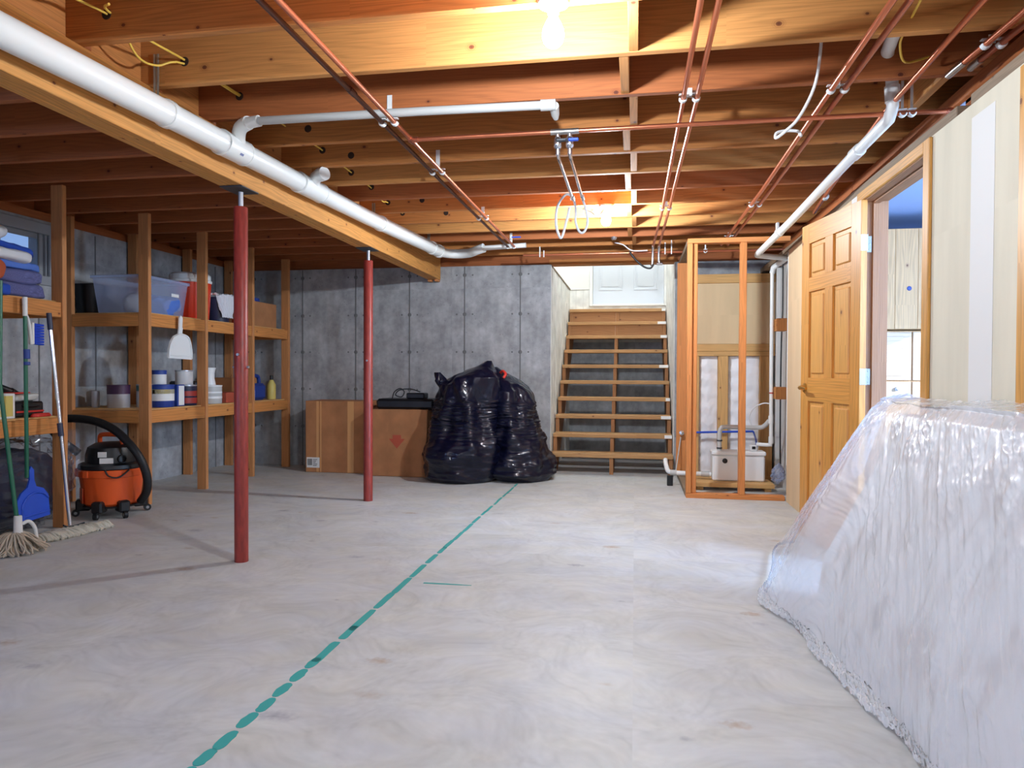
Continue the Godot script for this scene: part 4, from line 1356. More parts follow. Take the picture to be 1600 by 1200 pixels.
# ---------------------------------------------------------------- shelves on the left
func shelf_near() -> void:
	var t := thing("storage_shelf", "wooden stud shelf under the basement window, holding folded bedding", "shelf", V(-4.2, 0, 3.6))
	var st: SurfaceTool
	for d in [2.55, 4.25]:
		for x in [[-3.93, -3.84], [-4.63, -4.54]]:
			st = S(); bx(st, x[0], x[1], 0, 2.34, d, d + 0.038, 0.003)
			part("post", st, M.post_wood, t)
		for y in [1.438, 0.655]:
			st = S(); bx(st, -4.538, -3.932, y, y + 0.1, d, d + 0.038, 0.003)
			part("end_rail", st, M.rail_wood, t)
	for y in [1.438, 0.655]:
		st = S(); bx(st, -3.888, -3.85, y, y + 0.1025, 2.59, 4.249, 0.003)
		part("rail", st, M.rail_wood, t)
		st = S(); bx(st, -4.64, -3.89, y + 0.101, y + 0.113, 2.59, 4.249)
		part("board", st, M.closet_pale, t)

	var blob := func(called, label, cat, c: Vector3, s: Vector3, p: float, amp: float, fr: float, sd: int, m: Material, group := ""):
		var o := thing(called, label, cat, c - Vector3(0, s.y, 0), group)
		put("cloth", blob_mesh(c, s, p, amp, fr, sd), m, o)
		return o
	blob.call("quilt", "lavender blue quilt folded at the bottom of the bedding stack", "quilt", V(-4.15, 1.597, 3.82), Vector3(0.25, 0.044, 0.42), 0.35, 0.010, 7.0, 51, M.quilt)
	blob.call("quilt", "lavender blue quilt folded second from the bottom of the bedding stack", "quilt", V(-4.15, 1.687, 3.81), Vector3(0.25, 0.046, 0.42), 0.4, 0.014, 6.0, 52, M.quilt)
	blob.call("blanket", "bright blue blanket with a white end lying on the lavender quilts", "blanket", V(-4.15, 1.762, 3.82), Vector3(0.22, 0.032, 0.40), 0.35, 0.008, 7.0, 53, M.blue_cloth_light)
	blob.call("pillow", "pale lavender pillow with a rounded end on the bright blue blanket", "pillow", V(-4.05, 1.81, 3.72), Vector3(0.20, 0.045, 0.37), 0.6, 0.012, 5.0, 54, M.white_cloth)
	blob.call("jacket", "dark blue jacket bundled in front of the window", "jacket", V(-4.15, 1.875, 3.98), Vector3(0.20, 0.06, 0.26), 0.9, 0.03, 5.0, 55, M.blue_cloth)
	blob.call("towel", "rolled blue and white towel topmost on the bedding stack", "towel", V(-4.05, 1.95, 3.76), Vector3(0.14, 0.06, 0.2), 0.8, 0.012, 8.0, 56, M.white_cloth)
	blob.call("rust_cushion", "rust coloured cushion at the front of the bedding stack", "cushion", V(-3.96, 1.70, 3.62), Vector3(0.09, 0.075, 0.26), 0.6, 0.012, 6.0, 57, M.rust_cloth)
	blob.call("blue_sleeve", "dark blue sleeve hanging over the top rail beside the quilts", "cloth", V(-3.88, 1.585, 3.72), Vector3(0.04, 0.034, 0.16), 0.7, 0.012, 9.0, 58, M.blue_cloth)

	# middle shelf, boards at 0.768
	t = thing("white_jug", "white plastic jug standing at the front of the lower shelf beside the green pole", "jug", V(-4.0, 0.768, 3.72))
	st = S(); lathe(st, [Vector2(0, 0), Vector2(0.07, 0), Vector2(0.075, 0.03), Vector2(0.075, 0.16), Vector2(0.03, 0.24), Vector2(0.03, 0.27), Vector2(0, 0.27)], V(-4.0, 0.769, 3.70), Basis.IDENTITY, 22)
	part("body", st, M.white_plastic, t)
	t = thing("small_crate", "small cream coloured box with a patterned side on the lower shelf", "box", V(-3.97, 0.768, 3.86))
	st = S(); bx(st, -4.08, -3.90, 0.769, 0.93, 3.80, 3.93, 0.004); part("box", st, M.paper, t)
	st = S(); bx(st, -3.8995, -3.898, 0.785, 0.915, 3.82, 3.91); part("side_label", st, M.label_yellow, t)
	t = thing("tool_case", "black tool case with red trim on the lower shelf", "tool case", V(-4.1, 0.768, 4.08))
	st = S(); bx(st, -4.28, -3.94, 0.769, 0.87, 3.96, 4.20, 0.012); part("case", st, M.black_plastic, t)
	st = S(); bx(st, -3.9395, -3.932, 0.80, 0.812, 3.97, 4.19, 0.002); part("trim", st, M.red_tie, t)
	st = S(); tube(st, smooth([V(-3.94, 0.84, 4.03), V(-3.91, 0.845, 4.04), V(-3.91, 0.845, 4.12), V(-3.94, 0.84, 4.13)], 4), 0.008, 8); part("handle", st, M.black_plastic, t)
	t = thing("drill_pouch", "grey and red tool pouch lying on the black tool case", "pouch", V(-4.08, 0.87, 4.1))
	put("pouch", blob_mesh(V(-4.06, 0.897, 4.09), Vector3(0.10, 0.026, 0.10), 0.5, 0.008, 9.0, 61), M.strap_grey, t)
	st = S(); bx(st, -4.12, -4.0, 0.922, 0.932, 4.03, 4.15, 0.004); part("flap", st, M.red_tie, t)
	t = thing("red_rope", "coil of red rope lying in front of the black tool case", "rope", V(-3.9, 0.768, 4.1))
	st = S()
	for k in 3:
		var ring := []
		for i in 25:
			var a := TAU * i / 24.0
			ring.append(V(-3.902 + 0.018 * cos(a), 0.775 + 0.006 * k, 4.13 + (0.075 - 0.006 * k) * sin(a)))
		tube(st, ring, 0.006, 8, false)
	part("cord", st, M.red_tie, t)
	t = thing("white_bin", "shallow white bin at the back of the lower shelf", "bin", V(-4.4, 0.768, 3.95))
	st = S(); bx(st, -4.6, -4.32, 0.769, 0.95, 3.8, 4.15, 0.01); part("bin", st, M.white_plastic, t)
	t = thing("gutter_scrap", "pale angled length of trim leaning at the back of the lower shelf", "trim piece", V(-4.5, 0.95, 3.9))
	var bs := Basis(Vector3.RIGHT, -0.42)
	st = S(); box(st, V(-4.45, 1.07, 3.95), Vector3(0.012, 0.09, 0.44), 0.002, bs); box(st, V(-4.425, 1.11, 3.95), Vector3(0.05, 0.01, 0.44), 0.002, bs)
	part("trim", st, M.pvc_grey, t)
	t = thing("vacuum_nozzle", "black vacuum nozzle leaning diagonally on the lower shelf", "nozzle", V(-4.1, 0.83, 4.1))
	st = S(); tube(st, [V(-4.12, 1.03, 3.88), V(-4.10, 0.98, 3.97)], 0.014, 12); tube(st, [V(-4.10, 0.98, 3.97), V(-4.08, 0.93, 4.09)], 0.024, 12)
	tube(st, [V(-4.08, 0.935, 4.07), V(-4.06, 0.84, 4.235)], [0.03, 0.022], 12)
	part("nozzle", st, M.black_plastic, t)

	# bag of clear film under the shelf
	t = thing("clear_bag", "crumpled clear plastic bag of dark bedding under the near shelf", "bag", V(-4.25, 0, 3.95))
	var n1 := noise(3.0, 63, 3, FastNoiseLite.FRACTAL_RIDGED)
	var n2 := noise(3.0, 64, 3)
	var mk := func(c: Vector3, s: Vector3, amp: float, sd: float):
		return func(u, v):
			var a: float = u * TAU
			var b: float = (v - 0.5) * PI
			var q := Vector3(signf(cos(a)) * pow(absf(cos(a)), 0.6) * pow(cos(b), 0.5), signf(sin(b)) * pow(absf(sin(b)), 0.6), signf(sin(a)) * pow(absf(sin(a)), 0.6) * pow(cos(b), 0.5))
			var p := c + q * s
			p += q * (n1.get_noise_3d(p.x * 2.0 + sd, p.y * 2.0, p.z * 2.0) * amp)
			p.y = maxf(p.y, 0.005)
			return p
	put("film", sheet(110, 70, mk.call(V(-4.24, 0.31, 3.85), Vector3(0.30, 0.29, 0.72), 0.05, 0.0), true), M.clear_film, t)
	put("contents", sheet(50, 30, mk.call(V(-4.27, 0.27, 3.84), Vector3(0.27, 0.26, 0.68), 0.03, 5.0), true), M.navy_cloth, t)
	t = thing("plastic_wrap", "strip of clear plastic wrap hanging behind the lit shelf post by the vacuum", "wrap", V(-3.95, 0.30, 4.4))
	put("film", sheet(30, 40, func(u, v): return V(-3.95 + 0.03 * u + 0.015 * n2.get_noise_2d(v * 0.9, u), 0.30 + 0.36 * v, 4.345 + 0.03 * n1.get_noise_2d(u * 0.5, v * 0.8) + 0.13 * u)), M.clear_film, t)


func blob_mesh(c: Vector3, s: Vector3, p: float, amp: float, fr: float, sd: int) -> ArrayMesh:
	var n := noise(fr * 0.5, sd, 3)
	return sheet(48, 26, func(u, v):
		var a: float = u * TAU
		var b: float = (v - 0.5) * PI
		var cb := pow(maxf(cos(b), 0.0), p)
		var q := Vector3(signf(cos(a)) * pow(absf(cos(a)), p) * cb, signf(sin(b)) * pow(absf(sin(b)), p), signf(sin(a)) * pow(absf(sin(a)), p) * cb)
		var w := c + q * s
		return w + q * (n.get_noise_3dv(w) * amp * 3.2) * Vector3(1, 0.75, 1), true)


func shelf_far() -> void:
	var t := thing("storage_shelf", "long wooden stud shelf along the left wall, holding paint cans and bins", "shelf", V(-4.2, 0, 6.3))
	var st: SurfaceTool
	var ds := [5.115, 5.885, 6.69, 7.45]
	for d in ds:
		for x in [[-3.93, -3.84], [-4.63, -4.54]]:
			st = S(); bx(st, x[0], x[1], 0, 2.34, d, d + 0.038, 0.003)
			part("post", st, M.post_wood, t)
	for y in [1.438, 0.655]:
		for i in 3:
			st = S(); bx(st, -3.888, -3.85, y, y + 0.1025, ds[i] + 0.039, ds[i + 1] - 0.001 + (0.0 if i < 2 else 0.0), 0.003)
			part("rail", st, M.rail_wood, t)
		for d in [5.115, 7.45]:
			st = S(); bx(st, -4.538, -3.932, y, y + 0.1, d, d + 0.038, 0.003)
			part("end_rail", st, M.rail_wood, t)
		st = S(); bx(st, -4.64, -3.889, y + 0.101, y + 0.113, 5.154, 7.449)
		part("board", st, M.closet_pale, t)


# ---------------------------------------------------------------- brooms, mops, vacuum
func cleaning_tools() -> void:
	var st: SurfaceTool
	var t := thing("string_mop", "string mop with a green pole, its grey yarn spread on the floor", "mop", V(-3.61, 0, 3.65))
	st = S(); tube(st, [V(-3.785, 1.62, 3.715), V(-3.78, 1.0, 3.70), V(-3.612, 0.15, 3.65)], 0.0125, 12)
	part("pole", st, M.green_pole, t)
	st = S(); lathe(st, [Vector2(0.016, 0.09), Vector2(0.021, 0.085), Vector2(0.024, 0.0), Vector2(0.03, -0.03), Vector2(0.0, -0.04)].map(func(q): return q), V(-3.608, 0.125, 3.648), Basis.IDENTITY, 18)
	tube(st, smooth([V(-3.60, 0.16, 3.67), V(-3.585, 0.17, 3.70), V(-3.575, 0.13, 3.73), V(-3.57, 0.06, 3.74)], 5), 0.011, 10)
	part("collar", st, M.white_plastic, t)
	st = S()
	var r := RandomNumberGenerator.new()
	r.seed = 71
	for i in 130:
		var a := r.randf() * TAU
		var R := 0.08 + 0.10 * sqrt(r.randf())
		var bend := r.randf_range(-0.5, 0.5)
		var c := V(-3.615, 0, 3.63)
		var p0 := c + Vector3(cos(a) * 0.02, 0.105 + r.randf() * 0.01, sin(a) * 0.02)
		var p1 := c + Vector3(cos(a) * R * 0.4, 0.075 + r.randf() * 0.035, sin(a) * R * 0.4)
		var p2 := c + Vector3(cos(a + bend * 0.4) * R * 0.8, 0.02 + r.randf() * 0.03, sin(a + bend * 0.4) * R * 0.8)
		var p3 := c + Vector3(cos(a + bend) * R, 0.007 + r.randf() * 0.012, sin(a + bend) * R)
		tube(st, smooth([p0, p1, p2, p3], 3), 0.005, 5)
	part("yarn", st, M.mop_yarn, t).set_meta("kind", "stuff")

	t = thing("upright_dustpan", "bright blue dustpan on a long green pole, hung from the near shelf", "dustpan", V(-3.79, 0.12, 3.9))
	st = S(); tube(st, [V(-3.80, 1.52, 3.905), V(-3.775, 0.40, 3.885)], 0.012, 12); part("pole", st, M.green_pole, t)
	st = S(); tube(st, [V(-3.80, 1.54, 3.905), V(-3.798, 1.42, 3.903)], 0.0145, 12); part("grip", st, M.white_plastic, t)
	st = S(); tube(st, [V(-3.785, 1.21, 3.90), V(-3.783, 1.15, 3.899)], 0.019, 12); tube(st, [V(-3.783, 1.13, 3.899), V(-3.782, 1.11, 3.898)], 0.019, 12); part("clip", st, M.label_blue, t)
	st = S()
	var poly := PackedVector2Array([Vector2(-0.115, 0.0), Vector2(0.125, 0.015), Vector2(0.12, 0.15), Vector2(0.085, 0.195), Vector2(0.03, 0.215), Vector2(0.018, 0.26), Vector2(0.02, 0.32), Vector2(0.0, 0.345), Vector2(-0.016, 0.32), Vector2(-0.016, 0.26), Vector2(-0.035, 0.215), Vector2(-0.085, 0.185), Vector2(-0.115, 0.14)])
	var xf := Transform3D(Basis(Vector3(0, 0, -1), Vector3(-0.06, 0.998, 0), Vector3(1, 0.06, 0)), V(-3.748, 0.125, 3.905))
	prism(st, poly, 0.012, xf)
	part("pan", st, M.blue_plastic, t)
	st = S()
	var rim := []
	for q in [Vector2(-0.085, 0.03), Vector2(-0.085, 0.10), Vector2(-0.05, 0.15), Vector2(0.01, 0.175), Vector2(0.075, 0.165), Vector2(0.115, 0.13)]:
		rim.append(xf * Vector3(q.x, q.y, 0.008))
	tube(st, smooth(rim, 5), 0.007, 8)
	tube(st, [xf * Vector3(-0.112, 0.032, 0.008), xf * Vector3(0.12, 0.045, 0.008)], 0.006, 8)
	part("ridge", st, M.blue_plastic, t)

	t = thing("dust_brush", "blue bristled hand brush with a white handle, hung on the near shelf rail", "brush", V(-3.82, 1.24, 4.0))
	st = S(); tube(st, smooth([V(-3.838, 1.535, 3.935), V(-3.835, 1.45, 3.938), V(-3.83, 1.40, 3.958), V(-3.825, 1.34, 3.965), V(-3.825, 1.245, 3.975)], 5), 0.011, 10)
	part("handle", st, M.white_plastic, t)
	st = S(); bx(st, -3.838, -3.812, 1.245, 1.385, 3.975, 3.992, 0.004); part("block", st, M.white_plastic, t)
	st = S()
	for i in 15:
		for k in 3:
			var y := 1.25 + i * 0.009
			tube(st, [V(-3.834 + k * 0.009, y, 3.992), V(-3.836 + k * 0.011, y - 0.004 + 0.006 * (i % 2), 4.062)], 0.0056, 5)
	part("bristles", st, M.blue_bristle, t).set_meta("kind", "stuff")
	st = S(); tube(st, [V(-3.833, 1.50, 3.936), V(-3.832, 1.44, 3.94)], 0.0135, 10); part("grip", st, M.label_blue, t)

	t = thing("dust_mop", "dust mop with a chrome pole and flat cream yarn head by the lit shelf post", "mop", V(-3.64, 0, 4.08))
	st = S(); tube(st, [V(-3.80, 1.37, 4.10), V(-3.722, 0.66, 4.10), V(-3.655, 0.06, 4.095)], 0.0125, 12); part("pole", st, M.chrome, t)
	st = S(); tube(st, [V(-3.809, 1.455, 4.10), V(-3.797, 1.345, 4.10)], 0.0165, 12); part("grip", st, M.navy_plastic, t)
	st = S(); tube(st, [V(-3.733, 0.73, 4.10), V(-3.722, 0.645, 4.10)], 0.0175, 12); part("sleeve", st, M.navy_plastic, t)
	st = S(); tube(st, smooth([V(-3.655, 0.07, 4.04), V(-3.65, 0.05, 4.08), V(-3.645, 0.05, 4.14), V(-3.64, 0.055, 4.20)], 4), 0.006, 8); part("frame", st, M.dark_steel, t)
	st = S()
	var spine := smooth([V(-3.70, 0.02, 3.81), V(-3.655, 0.02, 3.92), V(-3.64, 0.02, 4.05), V(-3.61, 0.02, 4.2), V(-3.565, 0.02, 4.32)], 16)
	for i in spine.size():
		var p: Vector3 = spine[i]
		var w := 0.075 * sqrt(sin(PI * clampf((i + 2.0) / (spine.size() + 4), 0, 1)))
		for k in 2:
			var j := r.randf_range(-0.016, 0.016)
			if r.randf() < 0.35: continue
			tube(st, smooth([p + Vector3(-w - 0.01, -0.012, j), p + Vector3(-w * 0.5, 0.006 + r.randf() * 0.02, r.randf_range(-0.02, 0.02)), p + Vector3(w * 0.4, 0.006 + r.randf() * 0.02, r.randf_range(-0.01, 0.01)), p + Vector3(w + r.randf() * 0.015, -0.010, j)], 3), 0.0068 + 0.004 * r.randf(), 6)
	part("yarn", st, M.mop_yarn_light, t).set_meta("kind", "stuff")


func vacuum() -> void:
	var t := thing("shop_vacuum", "orange and black wheeled shop vacuum with a ribbed black hose", "vacuum", V(-3.87, 0, 4.74))
	var c := V(-3.87, 0, 4.74)
	var st := S()
	lathe(st, [Vector2(0, 0.085), Vector2(0.195, 0.085), Vector2(0.212, 0.10), Vector2(0.238, 0.285), Vector2(0.24, 0.295), Vector2(0.25, 0.30), Vector2(0.254, 0.345), Vector2(0.249, 0.352), Vector2(0, 0.352)], c, Basis.IDENTITY, 40, 0.89, 0.89)
	part("drum", st, M.orange_plastic, t)
	st = S()
	lathe(st, [Vector2(0.245, 0.353), Vector2(0.25, 0.36), Vector2(0.246, 0.385), Vector2(0.225, 0.395), Vector2(0.198, 0.40), Vector2(0.195, 0.455), Vector2(0.178, 0.51), Vector2(0.12, 0.54), Vector2(0, 0.545)], c, Basis.IDENTITY, 36, 0.9, 0.88)
	part("motor_head", st, M.black_plastic, t)
	st = S()
	tube(st, smooth([c + Vector3(-0.10, 0.525, 0.0), c + Vector3(-0.09, 0.585, 0.01), c + Vector3(-0.05, 0.60, 0.02), c + Vector3(0.06, 0.60, 0.03), c + Vector3(0.10, 0.585, 0.03), c + Vector3(0.12, 0.53, 0.03)], 5), 0.017, 12)
	part("handle", st, M.orange_plastic, t)
	st = S()
	var dv := Vector3(0.38, 0, 0.92).normalized()
	for q in [[0.445, 0.06, 0.04, -0.06], [0.40, 0.09, 0.04, 0.10]]:
		box(st, c + dv.rotated(Vector3.UP, q[3]) * (0.177 if q[1] < 0.08 else 0.181) + Vector3(0, q[0] + 0.02, 0), Vector3(q[1], q[2], 0.004), 0.001, Basis(Vector3.UP, atan2(dv.x, dv.z) + q[3]))
	part("sticker", st, M.paper, t)
	st = S()
	var pv := Vector3(0.86, 0, 0.5).normalized()
	lathe(st, [Vector2(0.03, 0), Vector2(0.03, 0.05), Vector2(0.024, 0.052), Vector2(0.022, 0.02), Vector2(0, 0.02)], c + pv * 0.15 + Vector3(0, 0.43, 0), Basis(Vector3.UP.cross(pv).normalized(), pv, Vector3.UP.cross(pv).normalized().cross(pv)), 16)
	part("port", st, M.black_rubber, t)
	for q in [[0.19, 0.11], [0.05, 0.21], [-0.17, 0.13], [0.15, -0.16]]:
		var w := c + Vector3(q[0], 0, q[1])
		var out := Vector3(q[0], 0, q[1]).normalized()
		st = S()
		box(st, w - out * 0.03 + Vector3(0, 0.085, 0), Vector3(0.075, 0.085, 0.10), 0.012, Basis(Vector3.UP, atan2(out.x, out.z)))
		var cs := part("caster", st, M.black_plastic, t)
		st = S()
		var ax := out.cross(Vector3.UP)
		rod(st, w + out * 0.02 + ax * 0.012 + Vector3(0, 0.0265, 0), w + out * 0.02 - ax * 0.012 + Vector3(0, 0.0265, 0), 0.026, 18)
		part("wheel", st, M.black_rubber, cs)
		st = S(); rod(st, w + out * 0.02 + ax * 0.014 + Vector3(0, 0.0265, 0), w + out * 0.02 - ax * 0.014 + Vector3(0, 0.0265, 0), 0.011, 12)
		part("hub", st, M.steel, cs)
	st = S(); lathe(st, [Vector2(0, 0.07), Vector2(0.19, 0.07), Vector2(0.195, 0.084), Vector2(0, 0.084)], c, Basis.IDENTITY, 28)
	part("dolly", st, M.black_plastic, t)
	st = S()
	var ringed := smooth([V(-4.10, 0.46, 4.68), V(-4.20, 0.55, 4.64), V(-4.29, 0.645, 4.64), V(-4.26, 0.70, 4.66), V(-4.15, 0.718, 4.68), V(-3.96, 0.70, 4.68), V(-3.79, 0.645, 4.66), V(-3.66, 0.55, 4.65), V(-3.575, 0.44, 4.66), V(-3.55, 0.31, 4.70), V(-3.57, 0.19, 4.73), V(-3.63, 0.10, 4.74)], 24)
	tube(st, ringed, 0.031, 14, true, 0.0035)
	part("hose", st, M.black_rubber, t)
	st = S(); tube(st, smooth([c + Vector3(0.11, 0.36, 0.205), c + Vector3(0.14, 0.315, 0.20), c + Vector3(0.19, 0.305, 0.16), c + Vector3(0.215, 0.35, 0.09)], 6), 0.006, 8)
	part("cord", st, M.black_rubber, t)
	st = S(); box(st, c + Vector3(-0.19, 0.325, 0.12), Vector3(0.05, 0.06, 0.03), 0.006, Basis(Vector3.UP, -1.0))
	part("latch", st, M.orange_plastic, t)
	st = S(); box(st, c + Vector3(-0.03, 0.325, 0.225), Vector3(0.04, 0.05, 0.016), 0.005)
	part("latch", st, M.orange_plastic, t)
	st = S(); box(st, c + Vector3(-0.125, 0.16, 0.157), Vector3(0.10, 0.11, 0.004), 0.001, Basis(Vector3.UP, -0.68))
	part("drain_plate", st, M.orange_plastic, t)


func can(called: String, label: String, cat: String, x: float, y: float, d: float, r: float, h: float, bands: Array, lidm: Material = null) -> Node3D:
	var t := thing(called, label, cat, V(x, y, d))
	var st := S()
	lathe(st, [Vector2(0, 0.0005), Vector2(r - 0.002, 0.0005), Vector2(r, 0.003), Vector2(r, h - 0.003), Vector2(r - 0.003, h), Vector2(0, h)], V(x, y, d), Basis.IDENTITY, 26)
	part("body", st, bands[0][2], t)
	for b in bands.slice(1):
		st = S(); lathe(st, [Vector2(r, b[0]), Vector2(r + 0.0012, b[0]), Vector2(r + 0.0012, b[1]), Vector2(r, b[1])], V(x, y, d), Basis.IDENTITY, 26)
		part("label_band", st, b[2], t)
	if lidm:
		st = S(); lathe(st, [Vector2(r + 0.001, h - 0.012), Vector2(r + 0.003, h - 0.01), Vector2(r + 0.003, h), Vector2(r - 0.008, h + 0.001), Vector2(r - 0.01, h - 0.004 + 0.005), Vector2(0, h + 0.001)], V(x, y, d), Basis.IDENTITY, 26)
		part("lid", st, lidm, t)
	return t


func shelf_far_goods() -> void:
	var st: SurfaceTool
	var t: Node3D
	var y0 := 1.5515
	t = thing("dark_bin", "dark charcoal bin on the upper shelf, left of the clear tote", "bin", V(-4.54, y0, 5.35))
	st = S(); lathe(st, [Vector2(0, 0), Vector2(0.105, 0), Vector2(0.13, 0.25), Vector2(0.135, 0.255), Vector2(0.12, 0.255), Vector2(0.10, 0.02), Vector2(0, 0.02)], V(-4.545, y0, 5.34), Basis(Vector3.UP, PI / 4), 4)
	part("bin", st, M.black_plastic, t)
	t = thing("clear_tote", "clear blue-tinted plastic tote on the upper shelf, filled with blue things", "tote", V(-4.18, y0, 5.47))
	var tote := S()
	var tw := func(x0, x1, d0, d1, f): return [x0 + f, x1 - f, d0 + f, d1 - f]
	var A: Array = tw.call(-4.40, -3.955, 5.18, 5.79, 0.03)
	var B: Array = tw.call(-4.40, -3.955, 5.18, 5.79, 0.0)
	var ca := [V(A[0], y0 + 0.002, A[2]), V(A[1], y0 + 0.002, A[2]), V(A[1], y0 + 0.002, A[3]), V(A[0], y0 + 0.002, A[3])]
	var cb := [V(B[0], y0 + 0.29, B[2]), V(B[1], y0 + 0.29, B[2]), V(B[1], y0 + 0.29, B[3]), V(B[0], y0 + 0.29, B[3])]
	for i in 4:
		var j := (i + 1) % 4
		var n: Vector3 = (cb[i] - ca[i]).cross(ca[j] - ca[i]).normalized()
		quad(tote, ca[i], ca[j], cb[j], cb[i], [n, n, n, n], [Vector2.ZERO, Vector2.RIGHT, Vector2.ONE, Vector2.DOWN])
	quad(tote, ca[0], ca[1], ca[2], ca[3], [Vector3.UP, Vector3.UP, Vector3.UP, Vector3.UP], [Vector2.ZERO, Vector2.RIGHT, Vector2.ONE, Vector2.DOWN])
	part("body", tote, M.tote_plastic, t)
	st = S()
	for q in [[-4.415, -3.94, 5.165, 5.185], [-4.415, -3.94, 5.785, 5.805], [-4.415, -4.395, 5.185, 5.785], [-3.96, -3.94, 5.185, 5.785]]:
		bx(st, q[0], q[1], y0 + 0.285, y0 + 0.312, q[2], q[3], 0.004)
	part("rim", st, M.tote_plastic, t)
	st = S(); bx(st, -3.967, -3.965, y0 + 0.17, y0 + 0.20, 5.58, 5.68, 0.0005); part("label", st, M.paper, t)
	t = thing("blue_cloth", "blue folded cloth inside the clear tote", "cloth", V(-4.15, y0, 5.6))
	put("cloth", blob_mesh(V(-4.14, y0 + 0.10, 5.62), Vector3(0.16, 0.09, 0.13), 0.5, 0.02, 8.0, 81), M.blue_cloth_light, t)
	t = thing("pale_globe", "round pale globe inside the clear tote", "globe", V(-4.13, y0, 5.31))
	st = S()
	var gp := []
	for i in 13:
		var a := -PI / 2 + PI * i / 12.0
		gp.append(Vector2(0.085 * cos(a) if i > 0 and i < 12 else 0.0, 0.09 + 0.085 * sin(a)))
	lathe(st, gp, V(-4.13, y0, 5.32), Basis.IDENTITY, 22); part("globe", st, M.white_cloth, t)

	t = thing("drink_cooler", "round orange drink cooler with a white lid on the upper shelf", "cooler", V(-4.16, y0, 6.12))
	var cc := V(-4.14, y0, 6.10)
	st = S(); lathe(st, [Vector2(0, 0), Vector2(0.155, 0), Vector2(0.165, 0.02), Vector2(0.185, 0.35), Vector2(0, 0.35)], cc, Basis.IDENTITY, 36); part("body", st, M.cooler_red, t)
	st = S(); lathe(st, [Vector2(0.187, 0.351), Vector2(0.192, 0.36), Vector2(0.192, 0.375), Vector2(0.182, 0.38), Vector2(0.182, 0.425), Vector2(0.165, 0.44), Vector2(0, 0.44)], cc, Basis.IDENTITY, 36); part("lid", st, M.white_plastic, t)
	st = S(); tube(st, [cc + Vector3(0.10, 0.27, -0.13), cc + Vector3(0.16, 0.27, -0.20), cc + Vector3(0.17, 0.27, -0.14)], 0.011, 10); part("handle", st, M.white_plastic, t)
	t = thing("navy_bucket", "dark navy bucket between the orange cooler and the brown carton", "bucket", V(-4.08, y0, 6.47))
	var nb := V(-4.08, y0, 6.46)
	st = S(); lathe(st, [Vector2(0, 0), Vector2(0.10, 0), Vector2(0.128, 0.235), Vector2(0.134, 0.24), Vector2(0.13, 0.25), Vector2(0.118, 0.24), Vector2(0.095, 0.01), Vector2(0, 0.01)], nb, Basis.IDENTITY, 28); part("bucket", st, M.navy_plastic, t)
	t = thing("white_rag", "white rag draped over the rim of the navy bucket", "rag", V(-4.0, y0 + 0.1, 6.45))
	var nr := noise(5.0, 83, 3)
	put("rag", sheet(30, 34, func(u, v):
		var a: float = -0.5 + (u - 0.5) * (1.9 - 1.2 * v)
		var hang := maxf(v - 0.35, 0.0)
		var R: float = 0.05 + 0.28 * minf(v, 0.35) * 0.95 + 0.02 * v
		return nb + Vector3(cos(a) * R, 0.285 - 0.08 * v * v - 0.24 * hang + 0.014 * nr.get_noise_2d(u * 1.4, v), -sin(a) * R - 0.02) + Vector3(0.012, 0.0, 0.0) * nr.get_noise_2d(u * 3.0 + 7.0, v)), M.white_cloth, t)
	t = thing("orange_rope", "small coil of orange rope at the front of the upper shelf", "rope", V(-3.97, y0, 6.63))
	st = S()
	for k in 4:
		var ring := []
		for i in 25:
			var a := TAU * i / 24.0
			ring.append(V(-3.97 + 0.05 * cos(a), y0 + 0.007 + 0.0135 * k, 6.625 + 0.05 * sin(a)))
		tube(st, ring, 0.0068, 8, false)
	part("cord", st, M.orange_plastic, t)
	t = thing("brown_carton", "worn brown carton at the far end of the upper shelf", "carton", V(-4.15, y0, 7.15))
	st = S(); bx(st, -4.36, -3.96, y0 + 0.001, y0 + 0.27, 6.93, 7.40, 0.004); part("carton", st, M.cardboard, t)
	t = thing("blue_cable", "coil of blue and black cable lying on the brown carton", "cable", V(-4.1, y0 + 0.27, 7.1))
	st = S()
	for k in 3:
		var ring := []
		for i in 25:
			var a := TAU * i / 24.0
			ring.append(V(-4.05 + 0.06 * cos(a), y0 + 0.281 + 0.012 * k, 7.06 + 0.06 * sin(a)))
		tube(st, ring, 0.009, 8, false)
	part("coil", st, M.label_blue, t)
	t = thing("white_dustpan", "white hand dustpan hung by its handle on the upper shelf rail", "dustpan", V(-3.83, 1.18, 5.5))
	var xf := Transform3D(Basis(Vector3(0, 0.03, -1).normalized(), Vector3(0.05, 0.998, 0.03), Vector3(1, -0.05, 0)), V(-3.828, 1.18, 5.49))
	st = S()
	prism(st, PackedVector2Array([Vector2(-0.16, 0.01), Vector2(0.165, -0.008), Vector2(0.158, 0.08), Vector2(0.13, 0.165), Vector2(0.08, 0.205), Vector2(0.02, 0.22), Vector2(0.028, 0.26), Vector2(0.02, 0.27), Vector2(0.022, 0.35), Vector2(0.0, 0.37), Vector2(-0.02, 0.35), Vector2(-0.022, 0.26), Vector2(-0.03, 0.215), Vector2(-0.09, 0.195), Vector2(-0.13, 0.15), Vector2(-0.155, 0.08)]), 0.012, xf)
	part("pan", st, M.white_plastic, t)
	st = S()
	var rim := []
	for q in [Vector2(-0.15, 0.015), Vector2(-0.148, 0.08), Vector2(-0.12, 0.15), Vector2(-0.08, 0.187), Vector2(0.0, 0.21), Vector2(0.08, 0.196), Vector2(0.122, 0.158), Vector2(0.15, 0.075), Vector2(0.155, 0.0)]:
		rim.append(xf * Vector3(q.x, q.y, 0.01))
	tube(st, smooth(rim, 4), 0.007, 8)
